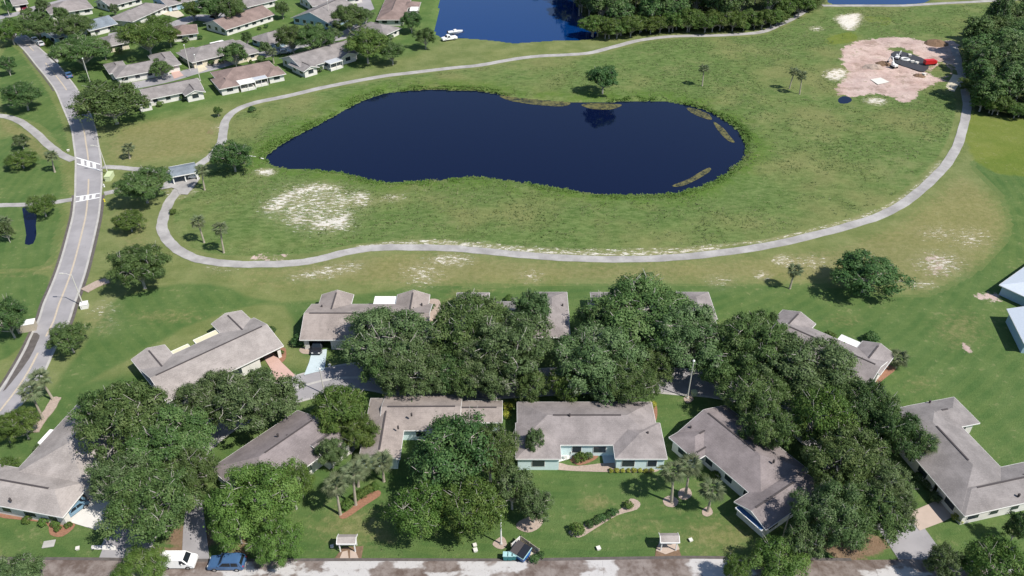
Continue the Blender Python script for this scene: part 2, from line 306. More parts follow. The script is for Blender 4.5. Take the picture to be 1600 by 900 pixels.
dry = mx(0.9*area([(1270,395),(1340,375),(1400,350),(1450,315),(1495,275),(1530,290),(1565,330),(1572,360),(1545,400),(1500,430),(1440,455),(1400,450),(1300,440),(1200,440),(900,440),(640,445),(450,435),(380,425),(450,418),(560,400),(700,396),(900,412),(1100,406)], 5),
         0.8*area([(95,450),(100,400),(112,330),(100,265),(110,250),(116,270),(113,340),(100,400),(88,450),(75,470)], 1.5), 0.85*area([(3,424),(60,420),(80,405),(88,415),(60,427),(4,430)], 1.0), 0.6*area([(300,420),(420,430),(560,432),(640,440),(640,450),(560,452),(430,462),(330,440)], 5), 0.7*area([(165,215),(230,185),(345,185),(346,225),(320,248),(215,258),(165,255)], 5),
         0.75*area([(0,182),(45,205),(90,245),(60,250),(20,215),(0,205)], 2), 0.55*area([(180,305),(240,330),(250,370),(270,400),(190,400),(165,360)], 4),
         0.6*area([(700,450),(760,448),(800,455),(720,470),(690,500),(670,500),(690,465)], 2.5), 0.9*blob(550,825,55,32,6), 1.0*blob(590,835,30,12,2,0.3), 0.6*blob(505,820,20,15,2), 0.95*blob(930,785,24,12,2.5), 0.9*blob(1130,838,65,30,6), 0.7*blob(980,822,80,20,5), 0.5*blob(930,770,30,9,2), 0.6*area([(860,800),(1030,800),(1090,850),(1180,865),(1160,840),(1100,815),(1030,780)], 3), 0.75*blob(1440,600,25,14,5), 0.5*blob(1540,470,25,8,3), 0.7*blob(1320,500,35,12,5), 0.8*blob(1500,515,40,30,8), 0.75*blob(260,495,60,12,5), 0.7*blob(150,500,30,25,6), 0.6*blob(60,840,60,10,4))
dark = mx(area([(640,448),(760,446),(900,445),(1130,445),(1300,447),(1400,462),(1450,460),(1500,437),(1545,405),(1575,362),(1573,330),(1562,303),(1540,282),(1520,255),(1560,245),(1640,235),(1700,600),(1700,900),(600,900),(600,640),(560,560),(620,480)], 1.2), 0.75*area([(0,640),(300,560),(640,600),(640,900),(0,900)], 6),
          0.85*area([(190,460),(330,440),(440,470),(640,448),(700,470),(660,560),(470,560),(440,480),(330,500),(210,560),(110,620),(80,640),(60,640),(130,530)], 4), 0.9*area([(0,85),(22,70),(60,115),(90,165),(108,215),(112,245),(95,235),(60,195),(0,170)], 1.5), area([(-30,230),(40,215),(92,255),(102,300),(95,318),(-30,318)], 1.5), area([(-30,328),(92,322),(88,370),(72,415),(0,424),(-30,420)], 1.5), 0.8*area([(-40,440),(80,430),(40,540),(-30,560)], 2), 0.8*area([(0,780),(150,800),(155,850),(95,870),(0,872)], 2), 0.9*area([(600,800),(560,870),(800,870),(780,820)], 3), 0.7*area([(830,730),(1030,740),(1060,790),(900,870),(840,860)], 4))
lush = mx(0.9*area([(1512,172),(1640,180),(1660,280),(1600,278),(1540,265),(1506,225)], 5), 0.9*area([(1290,58),(1325,50),(1345,60),(1320,70),(1295,68)], 1.5), 0.5*area([(1340,25),(1390,25),(1400,38),(1370,42)], 2))
reedz = np.clip(1-np.abs(np.maximum(sdf(POND, 20), -20)+3.0)/6.0, 0, 1)*(pond_sd < -0.8)
town = area([(0,-30),(700,-30),(690,60),(600,95),(450,140),(330,165),(220,190),(160,190),(110,130),(40,60),(0,50)], 4)
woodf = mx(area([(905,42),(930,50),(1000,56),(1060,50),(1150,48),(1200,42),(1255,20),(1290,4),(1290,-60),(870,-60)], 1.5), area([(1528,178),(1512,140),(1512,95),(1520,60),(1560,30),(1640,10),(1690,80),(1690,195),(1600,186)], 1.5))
mulch = mx(0.8*area([(395,840),(350,790),(340,860),(385,880)], 2), 0.9*blob(700,775,20,8,1.5), 0.8*blob(300,840,45,25,2), 0.8*area([(220,850),(300,850),(300,875),(240,875)], 1.5), 0.62*blob(328,207,18,9,4), 0.9*area([(1280,850),(1330,830),(1400,850),(1330,880)], 2))
cl = rough*(1-dirt)
def vnoise(s, seed):
    r = np.random.RandomState(seed); g = r.rand(256, 256); x = PX/s+1000; y = PY/s+1000
    xi, yi = np.floor(x).astype(int), np.floor(y).astype(int); fx, fy = x-xi, y-yi; fx = fx*fx*(3-2*fx); fy = fy*fy*(3-2*fy)
    q = lambda i, j: g[(yi+j) % 256, (xi+i) % 256]
    return (q(0,0)*(1-fx)+q(1,0)*fx)*(1-fy)+(q(0,1)*(1-fx)+q(1,1)*fx)*fy
hump = vnoise(2.5, 1)*0.5+vnoise(6, 2)*0.5
Z = cl*(hump-0.35)*0.55*np.clip(-pond_sd/4, 0, 1)
Z = Z - np.clip((pond_sd+1.6)/3.4, 0, 1)*1.4 + dirt*(vnoise(3, 5)-0.5)*0.35*(PX > 60)*(PY > 200)
Z = np.where(small_sd > -2.5, 0, Z)
Z = np.where((PX < -275) | (PX > 275) | (PY < 50) | (PY > 405), 0, Z)
iy, ix = np.meshgrid(np.arange(NYg-1), np.arange(NXg-1), indexing='ij'); q0 = (iy*NXg+ix).ravel()
gm = np_mesh('ground', np.stack([PX, PY, Z], 1), np.stack([q0, q0+1, q0+1+NXg, q0+NXg], 1))
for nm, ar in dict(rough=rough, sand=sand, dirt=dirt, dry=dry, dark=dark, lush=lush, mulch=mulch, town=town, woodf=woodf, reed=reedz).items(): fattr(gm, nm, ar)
gm.polygons.foreach_set('use_smooth', np.ones(len(gm.polygons), bool))
t = NT('ground_grass')
n1 = t.noise(0.03, 4, 0.6); n2 = t.noise(0.16, 5, 0.65); n3 = t.noise(0.9, 5, 0.7); n4 = t.noise(4.5, 3, 0.7)
def warp(m, amp, n, lo=0.42, hi=0.58): return t.ss(t.math('ADD', t.att(m), t.math('MULTIPLY', t.math('SUBTRACT', n, 0.5), amp)), lo, hi)
g = t.mix(t.ss(n2, 0.3, 0.7), (0.120, 0.155, 0.052), (0.180, 0.205, 0.082))
g = t.mix(t.att('town'), g, t.mix(t.ss(n2, 0.3, 0.7), (0.072, 0.130, 0.036), (0.110, 0.168, 0.052)))
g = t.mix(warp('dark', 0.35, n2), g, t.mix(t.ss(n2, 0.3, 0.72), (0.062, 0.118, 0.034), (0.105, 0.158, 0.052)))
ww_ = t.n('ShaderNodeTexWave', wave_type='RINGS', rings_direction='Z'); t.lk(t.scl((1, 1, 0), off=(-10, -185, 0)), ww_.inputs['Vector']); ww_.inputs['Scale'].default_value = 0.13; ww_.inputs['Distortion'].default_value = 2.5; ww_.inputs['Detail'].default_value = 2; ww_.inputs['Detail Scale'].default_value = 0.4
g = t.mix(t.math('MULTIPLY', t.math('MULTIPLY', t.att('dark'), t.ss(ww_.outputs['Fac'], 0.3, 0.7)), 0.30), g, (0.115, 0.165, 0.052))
g = t.mix(t.math('MULTIPLY', warp('dry', 0.9, n3, 0.3, 0.75), 0.62), g, t.mix(t.ss(n3, 0.3, 0.7), (0.165, 0.165, 0.062), (0.255, 0.225, 0.110)))
st_ = t.noise(0.55, 6, 0.75, vec=t.scl((0.7, 1.5, 1), rz=0.5)); rg = t.mix(t.ss(st_, 0.36, 0.64), (0.076, 0.128, 0.034), (0.140, 0.192, 0.066)); rg = t.mix(t.math('MULTIPLY', t.ss(n1, 0.45, 0.65), 0.6), rg, (0.19, 0.19, 0.085)); rg = t.mix(t.math('MULTIPLY', t.ss(n4, 0.50, 0.72), 0.4), rg, (0.060, 0.105, 0.024)); rg = t.mix(t.math('MULTIPLY', t.ss(t.noise(0.07, 5, 0.7), 0.52, 0.66), 0.6), rg, (0.185, 0.205, 0.085))
g = t.mix(warp('rough', 0.5, n3), g, rg)
g = t.mix(t.math('MULTIPLY', t.math('MULTIPLY', t.att('reed'), t.ss(n2, 0.35, 0.6)), 0.8), g, (0.075, 0.14, 0.022))
g = t.mix(t.math('MULTIPLY', warp('lush', 0.5, n2), 0.65), g, t.mix(n2, (0.105, 0.160, 0.022), (0.160, 0.180, 0.028)))
dd = t.mix(t.ss(n2, 0.3, 0.7), (0.40, 0.295, 0.265), (0.54, 0.43, 0.39)); dd = t.mix(t.math('MULTIPLY', t.ss(t.noise(0.12, 6, 0.7), 0.5, 0.62), 0.7), dd, (0.25, 0.185, 0.155)); dd = t.mix(t.ss(n3, 0.55, 0.75), dd, (0.22, 0.165, 0.135)); dd = t.mix(t.ss(n4, 0.58, 0.75), dd, (0.60, 0.52, 0.47))
g = t.mix(warp('dirt', 1.7, t.noise(0.35, 6, 0.75)), g, dd)
sp = t.math('ADD', t.math('MULTIPLY', t.math('SUBTRACT', t.noise(1.1, 6, 0.75, vec=t.scl((0.6, 1.5, 1), rz=0.4)), 0.5), 2.9), t.math('MULTIPLY', t.math('SUBTRACT', n4, 0.5), 1.1))
g = t.mix(t.math('MULTIPLY', t.ss(t.att('sand'), 0.05, 0.8), t.ss(n3, 0.3, 0.6)), g, (0.27, 0.245, 0.145))
g = t.mix(t.math('MULTIPLY', t.ss(t.math('ADD', t.att('sand'), sp), 0.50, 0.80), t.ss(t.att('sand'), 0.02, 0.3)), g, t.mix(n2, (0.54, 0.50, 0.43), (0.70, 0.68, 0.63)))
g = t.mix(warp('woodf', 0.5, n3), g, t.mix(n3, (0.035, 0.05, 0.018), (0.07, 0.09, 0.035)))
g = t.mix(warp('mulch', 0.5, n3), g, t.mix(n3, (0.13, 0.085, 0.05), (0.26, 0.19, 0.13)))
wv = t.noise(1.0, 3, 0.6, vec=t.scl((0.5, 2.6, 1), rz=0.25)); g = t.mix(t.math('MULTIPLY', t.ss(wv, 0.45, 0.7), 0.35), g, t.mix(1.0, g, (1.35, 1.22, 1.25), 'MULTIPLY'))
g = t.mix(t.math('MULTIPLY', t.ss(t.math('ADD', n3, t.math('MULTIPLY', n2, 0.5)), 0.82, 0.98), 0.6), g, (0.205, 0.218, 0.100))
g = t.mix(t.math('MULTIPLY', t.ss(n4, 0.35, 0.75), 0.42), g, t.mix(1.0, g, (0.62, 0.66, 0.60), 'MULTIPLY'))
g = t.mix(t.math('MULTIPLY', t.ss(n1, 0.42, 0.62), 0.25), g, t.mix(1.0, g, (1.25, 1.12, 1.0), 'MULTIPLY'))
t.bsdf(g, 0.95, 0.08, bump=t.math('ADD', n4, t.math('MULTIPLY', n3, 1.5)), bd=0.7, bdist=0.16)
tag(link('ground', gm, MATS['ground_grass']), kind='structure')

def sheet(name, pts, z, mat, per=0, world=False, kind='structure', parent=None, thick=0.0):
    w = [Vector((p[0], p[1], z)) for p in pts] if world else gpoly(pts, z, per)
    if thick:
        o = MB().prism([(p.x, p.y) for p in w], z-thick, z).build(name, MATS[mat], parent)
    else:
        me = bpy.data.meshes.new(name); me.from_pydata([(p.x, p.y, z) for p in w], [], [tuple(range(len(w)))]); me.update()
        if me.polygons[0].normal.z < 0: me.flip_normals()
        o = link(name, me, MATS[mat], parent)
    if parent is None: tag(o, kind=kind)
    return o
def grow(poly, k):
    n = len(poly); out = []
    area2 = sum(poly[i].x*poly[(i+1) % n].y-poly[(i+1) % n].x*poly[i].y for i in range(n)); s = 1 if area2 > 0 else -1
    for i in range(n):
        d = (poly[(i+1) % n]-poly[i-1]); d.z = 0; d.normalize(); out.append(poly[i]+Vector((d.y, -d.x, 0))*k*s)
    return out
for nm, P, z in (('pond_water', POND, -0.62), ('lake_water', POND2, -0.62), ('lake_water', POND3, -0.62), ('ditch_water', POND4, -0.5), ('puddle_water', POND5, -0.45)):
    sheet(nm, grow(P, 1.3 if z < -0.55 else 0.0), z if z < -0.55 else 0.02, 'lake_sky_blue' if nm == 'lake_water' else 'water', world=True)
def ribbon(name, pts, width, z, mat, per=5, off=0.0, parent=None, world=False, thick=0.06):
    w = pts if world else crom([G(*p) for p in pts], per); vs = []; fs = []
    for i, p in enumerate(w):
        d = w[min(i+1, len(w)-1)]-w[max(i-1, 0)]; d.z = 0; d.normalize(); nrm = Vector((-d.y, d.x, 0))
        for k in (-1, 1):
            q = p+nrm*(off+k*width/2*(1+0.08*math.sin(i*1.7+k)*math.sin(i*.53+2*k)*(1 if 'path' in name else 0))); vs.append((q.x, q.y, z))
    n = len(vs); vs += [(x, y, z-thick) for x, y, _ in vs]
    for i in range(len(w)-1):
        a, b, c, d = 2*i, 2*i+1, 2*i+3, 2*i+2
        fs += [(a, d, c, b), (a+n, b+n, c+n, d+n), (a, a+n, d+n, d), (b, c, c+n, b+n)]
    o = MB().add(vs, fs).build(name, MATS[mat], parent)
    if parent is None: tag(o, kind='structure')
    return o
def edges(name, L, Rr, z, mat, per=4):
    a = crom([G(*p) for p in L], per); b = crom([G(*p) for p in Rr], per); n = len(a)
    o = MB().add([(p.x, p.y, z) for p in a]+[(p.x, p.y, z) for p in b], [(i, i+1, n+i+1, n+i) for i in range(n-1)]).build(name, MATS[mat])
    tag(o, kind='structure'); return o, a, b
RL = [(-25,32),(0,47),(19,62),(38,80),(54,100),(72,122),(86,142),(97,168),(110,200),(114,225),(117,250),(116.5,280),(116,305),(113,335),(107,360),(99,390),(89,422),(78,450),(67,475),(59,500),(47,525),(35,550),(21,575),(2,605),(-40,660)]
RR = [(4,32),(27,46),(46,59),(67,79),(88,97),(107,120),(122,140),(138,168),(150,200),(155,225),(159,250),(160.5,280),(159,305),(156,335),(151,360),(144,390),(136,422),(127,450),(118,475),(109,503),(97,527),(84,553),(71,581),(48,616),(5,668)]
rd, ra, rb = edges('road', RL, RR, 0.045, 'asphalt')
mid = [(p+q)/2 for p, q in zip(ra, rb)]
def sl(p, i, j): return p[i*4:j*4+1]
for i, j in ((2, 3), (4, 6), (7, 10), (11, 20), (21, 24)):
    ribbon('centre_line', sl(mid, i, j), 0.34, 0.055, 'line_yellow', world=True, parent=rd, thick=0.004)
for poly, o_ in ((ra, 0.2), (rb, -0.2)):
    ribbon('kerb', poly, 0.42, 0.10, 'kerb_stone', world=True, off=o_, thick=0.2)
for poly, i, j, o_, w_ in ((ra, 12, 23, -0.3, 0.5), (rb, 12, 20, 0.35, 0.6), (ra, 3, 6, -0.4, 0.4)):
    ribbon('gutter', sl(poly, i, j), w_, 0.052, 'gutter_dirt', world=True, off=o_, thick=0.005)
sheet('gutter', [(52,520),(62,524),(58,535),(46,560),(20,595),(4,612),(28,570),(44,540)], 0.056, 'gutter_dirt', 2)
def crosswalk(a, b, c, d):
    A, B, D_, E = G(*a), G(*b), G(*c), G(*d)
    for p, q in ((A, B), (D_, E)): ribbon('crosswalk_line', [p, q], 0.38, 0.06, 'line_white', world=True, parent=rd, thick=0.004)
    for f in (0.25, 0.48, 0.72):
        p = A.lerp(B, f); q = D_.lerp(E, f); e = (q-p).normalized()*0.2
        ribbon('crosswalk_bar', [p+e, q-e], 0.75, 0.065, 'line_white', world=True, parent=rd, thick=0.004)
crosswalk((119,246.5),(158,257.5),(120,256),(159,267)); crosswalk((118,308),(158,302),(117,316),(157,308.5))
k_ = 0
def path(name, pts, w=2.35, mat='path_concrete'):
    global k_; k_ += 1
    return ribbon(name, pts, w, 0.07+0.006*k_, mat, thick=0.12)
path('cart_path', LOOP_A); path('cart_path', LOOP_B); path('cart_path', LOOP_C)
path('footpath', [(-30,178),(0,181),(25,187),(50,203),(75,226),(95,241),(115,251)], 2.2); path('footpath', [(161,261),(185,262),(205,264),(240,267),(268,270)], 1.9)
path('footpath', [(-30,321),(0,321),(40,320),(80,317),(113,312)], 1.7); path('footpath', [(163,303),(185,298),(215,292),(240,288)], 1.8)
path('footpath', [(1497,118),(1483,142)], 3.0, 'drive_tan'); path('footpath', [(53,676),(62,660),(78,640),(88,622)], 1.6, 'mulch_pale')
path('footpath', [(545,709),(552,700),(562,692)], 0.9); path('footpath', [(132,455),(150,445),(170,438)], 2.2, 'mulch_pale')
sheet('forecourt', [(252,296),(256,286),(268,276),(302,270),(313,278),(304,291),(293,304),(279,303),(277,296),(268,293)], 0.165, 'path_concrete', 0)
# inner court road, bottom street, town streets
COURT = [(1462,905),(1432,860),(1400,815),(1365,770),(1310,710),(1240,650),(1180,615),(1110,600),(1060,596),(1000,592),(900,594),(800,600),(700,604),(640,600),(590,590),(550,588),(500,598),(450,612),(400,632),(340,662),(285,712),(240,780),(205,840),(185,895)]
ribbon('court_road', COURT, 6.4, 0.05, 'asphalt'); 
def court_y(o): ribbon('kerb', COURT[2:-1]+[(197,856)], 0.35, 0.085, 'kerb_stone', off=o, thick=0.14)
court_y(3.3); court_y(-3.3)
ribbon('court_line', [(448,611),(475,603),(500,596),(530,591),(560,590)], 0.5, 0.058, 'kerb_stone', thick=0.004)
st_o = sheet('street', [(-200,874),(100,873),(565,874.5),(785,875),(860,874),(1025,871),(1100,871),(1330,875),(1440,874),(1530,882),(1800,900),(1900,1010),(-300,1010)], 0.066, 'street_concrete')
SX = [-74,-66,-58.5,-51,-43,-35.5,-28.5,-20.3,-12.8,-3.5,5.1,12,17.4,25,33.2,40.5,48,56,64]; SY = [G(800,876.5).y, G(800,893).y, G(800,913).y, G(800,940).y]
for i in range(len(SX)-1):
    for j in range(3):
        h_ = 0.05+0.006*((i*5+j*3) % 3)
        MB().box(SX[i]+.045, SX[i+1]-.045, SY[j+1]+.045, SY[j]-.045, 0.0, 0.066+h_*.35).build('slab', MATS['street_concrete'], st_o)
ribbon('gutter', [(-200,874),(100,873.5),(300,876),(565,875),(785,875.5),(860,874.5),(1025,872),(1100,871.5),(1330,875)], 0.45, 0.098, 'gutter_dirt', thick=0.004)
sheet('driveway', [(284,876),(286,830),(292,775),(315,775),(322,830),(328,877)], 0.06, 'asphalt')
ribbon('town_street', [(-30,33),(0,27.5),(16,24),(37,19),(60,11),(90,4),(120,-4)], 5.0, 0.05, 'asphalt')
ribbon('town_street', [(208,134),(240,128),(270,121),(300,112),(330,105),(370,94),(410,86),(440,78),(470,70),(500,63),(530,58),(555,46),(563,40)], 6.0, 0.052, 'asphalt')
ribbon('town_street', [(260,44),(285,34),(310,27),(335,30),(350,20),(390,8)], 6.5, 0.054, 'asphalt')
sheet('town_street', [(555,-3),(578,-3),(585,14),(570,20),(560,14)], 0.056, 'asphalt')
sheet('town_street', [(552,40),(560,32),(575,28),(570,45),(548,52)], 0.058, 'asphalt'); sheet('town_street', [(162,75),(170,52),(192,48),(205,60)], 0.06, 'asphalt')
sheet('driveway', [(487,550),(511,545),(509,562),(507,578),(475,586),(483,566)], 0.1, 'drive_blue'); sheet('driveway', [(408,552),(424,546),(440,566),(462,587),(432,597),(424,578)], 0.1, 'drive_pink')
sheet('driveway', [(97,812),(120,782),(134,763),(150,755),(176,790),(178,826),(150,828),(120,819)], 0.1, 'drive_white'); sheet('driveway', [(1415,803),(1450,788),(1490,770),(1502,800),(1474,815),(1437,829)], 0.1, 'drive_beige')
sheet('driveway', [(266,111),(277,107),(287,118),(272,123)], 0.1, 'drive_pink'); sheet('driveway', [(307,104),(318,101),(325,108),(310,114)], 0.1, 'drive_tan')
sheet('driveway', [(253,22),(270,12),(282,18),(288,24),(278,28)], 0.1, 'drive_tan'); sheet('driveway', [(378,84),(390,79),(402,93),(388,97)], 0.1, 'drive_white')
sheet('driveway', [(143,852),(180,852),(182,860),(142,858)], 0.1, 'drive_white'); sheet('driveway', [(28,17),(37,10),(46,14),(36,20)], 0.1, 'drive_pink')
sheet('driveway', [(72,86),(84,82),(92,96),(84,102)], 0.1, 'kerb_stone'); sheet('driveway', [(437,77),(447,70),(470,74),(455,82)], 0.1, 'kerb_stone')
sheet('patio', [(866,706),(880,695),(897,697),(893,716),(872,722)], 0.1, 'drive_white'); sheet('patio', [(939,702),(962,700),(970,722),(943,724)], 0.1, 'drive_blue')
for nm, m, pp in (('mulch_bed', 'mulch_red', [(893,708),(920,700),(935,708),(930,718),(905,727),(890,718)]), ('mulch_bed', 'mulch_pale', [(888,832),(905,822),(940,808),(970,795),(985,779),(1000,785),(995,796),(965,805),(930,826),(905,840)]),
    ('mulch_bed', 'mulch_pale', [(1036,780),(1048,774),(1060,782),(1054,792),(1040,790)]), ('mulch_bed', 'mulch_pale', [(1062,765),(1076,762),(1081,774),(1070,781),(1060,776)]), ('mulch_bed', 'mulch_pale', [(1098,796),(1108,791),(1114,801),(1106,807),(1098,804)]),
    ('mulch_bed', 'mulch_pale', [(810,815),(835,805),(849,812),(842,825),(825,832),(808,825)]), ('mulch_bed', 'mulch_red', [(530,806),(548,795),(565,778),(590,766),(594,774),(570,790),(540,810)]), ('mulch_bed', 'mulch_red', [(0,798),(50,806),(95,813),(118,820),(98,838),(78,835),(72,818),(30,812),(0,808)]),
    ('mulch_bed', 'mulch_red', [(1510,805),(1545,795),(1600,785),(1600,790),(1550,805),(1515,812)]), ('mulch_bed', 'mulch_pale', [(668,470),(685,468),(688,480),(678,500),(664,500)]), ('mulch_bed', 'mulch_red', [(1368,590),(1385,570),(1400,576),(1384,590),(1370,600)]),
    ('mulch_bed', 'mulch_pale', [(1068,622),(1078,617),(1084,624),(1074,630)]), ('mulch_bed', 'mulch_red', [(437,545),(446,544),(447,558),(441,566),(436,562)]), ('mulch_bed', 'mulch_pale', [(770,848),(785,838),(792,850),(785,858),(774,855)]),
    ('mulch_bed', 'mulch_pale', [(840,722),(870,722),(900,728),(960,722),(1028,724),(1028,736),(1000,738),(900,736),(840,730)]), ('mulch_bed', 'mulch_red', [(1014,640),(1026,634),(1026,655),(1018,662)]), ('mulch_bed', 'mulch_pale', [(468,545),(486,540),(486,552),(472,552)]),
    ('mulch_bed', 'mulch_pale', [(80,622),(91,620),(90,630),(82,632)])):
    sheet(nm, pp, 0.05, m, 3)
sheet('liner_pad', [(1393,83),(1408,80),(1440,90),(1452,100),(1445,112),(1425,107),(1400,98)], 0.2, 'liner_black', 2); sheet('concrete_pad', [(1360,124),(1376,121),(1390,128),(1372,132)], 0.25, 'stone_white')
for pp in ([(780,150),(800,151),(850,157),(890,160),(880,166),(840,164),(800,158)], [(908,164),(925,161),(955,162),(972,164),(955,171),(925,170)], [(1073,168),(1090,171),(1108,179),(1112,187),(1098,184),(1080,176)], [(1050,290),(1075,280),(1095,268),(1108,262),(1110,267),(1090,280),(1065,291)], [(1115,190),(1130,200),(1140,212),(1148,222),(1138,220),(1122,204)]):
    sheet('water_weed', pp, -0.585, 'water_weed', 3, kind='stuff')
# long rough grass: counted by nobody
rng = np.random.RandomState(7)
def blades(name, mat, idx, n, hmin, hmax, wid, seed, nb=5):
    r = np.random.RandomState(seed); pick = r.choice(idx, n, replace=len(idx) < n)
    bx = PX[pick]+r.uniform(-.5, .5, n); by = PY[pick]+r.uniform(-.5, .5, n); bz = Z[pick]-0.08
    h = r.uniform(hmin, hmax, n); tint = np.clip(vnoise(5, seed)[pick]*0.55+vnoise(20, seed+3)[pick]*0.5-0.1+r.uniform(-.2, .2, n), 0, 1)
    V = np.zeros((n, nb, 3, 3)); a = r.uniform(0, 2*math.pi, (n, nb)); lean = r.uniform(.7, 1.7, (n, nb))*h[:, None]; w = wid*r.uniform(.6, 1.4, (n, nb))
    ca, sa = np.cos(a), np.sin(a); hh = h[:, None]*r.uniform(.6, 1.1, (n, nb)); ox = r.normal(0, .22, (n, nb)); oy = r.normal(0, .22, (n, nb))
    for k, s in ((0, -1), (1, 1)):
        V[..., k, 0] = bx[:, None]+ox-sa*w*s; V[..., k, 1] = by[:, None]+oy+ca*w*s; V[..., k, 2] = bz[:, None]
    V[..., 2, 0] = bx[:, None]+ox+ca*lean; V[..., 2, 1] = by[:, None]+oy+sa*lean; V[..., 2, 2] = bz[:, None]+hh
    me = np_mesh(name, V.reshape(-1, 3), np.arange(n*nb*3).reshape(-1, 3)); fattr(me, 'tint', np.repeat(tint, nb*3)); fattr(me, 'moss', np.zeros(n*nb*3))
    return link(name, me, MATS[mat])
ok = (rough > 0.6) & (dirt < 0.35) & (sand < 0.45) & (pond_sd < -0.9) & (small_sd < -0.5)
dens = np.where(ok)[0]; dens = dens[(vnoise(3.2, 11)[dens]*0.7+vnoise(17, 12)[dens]*0.8+rng.uniform(-.2, .2, len(dens))) > 0.78]
tag(blades('rough_grass', 'grass_blade', dens, 13000, 0.10, 0.32, 0.22, 21), 'tall uncut grass covering the field around the big pond', 'grass', kind='stuff')
rd_ = np.where((reedz > 0.3) & (pond_sd < -0.4) & (pond_sd > -4*vnoise(9, 41)) & (vnoise(6, 44) > 0.3))[0]
tag(blades('bank_grass', 'reed_blade', rd_, 5000, 0.10, 0.34, 0.20, 31), 'bright green grass fringe along the pond bank', 'grass', kind='stuff')
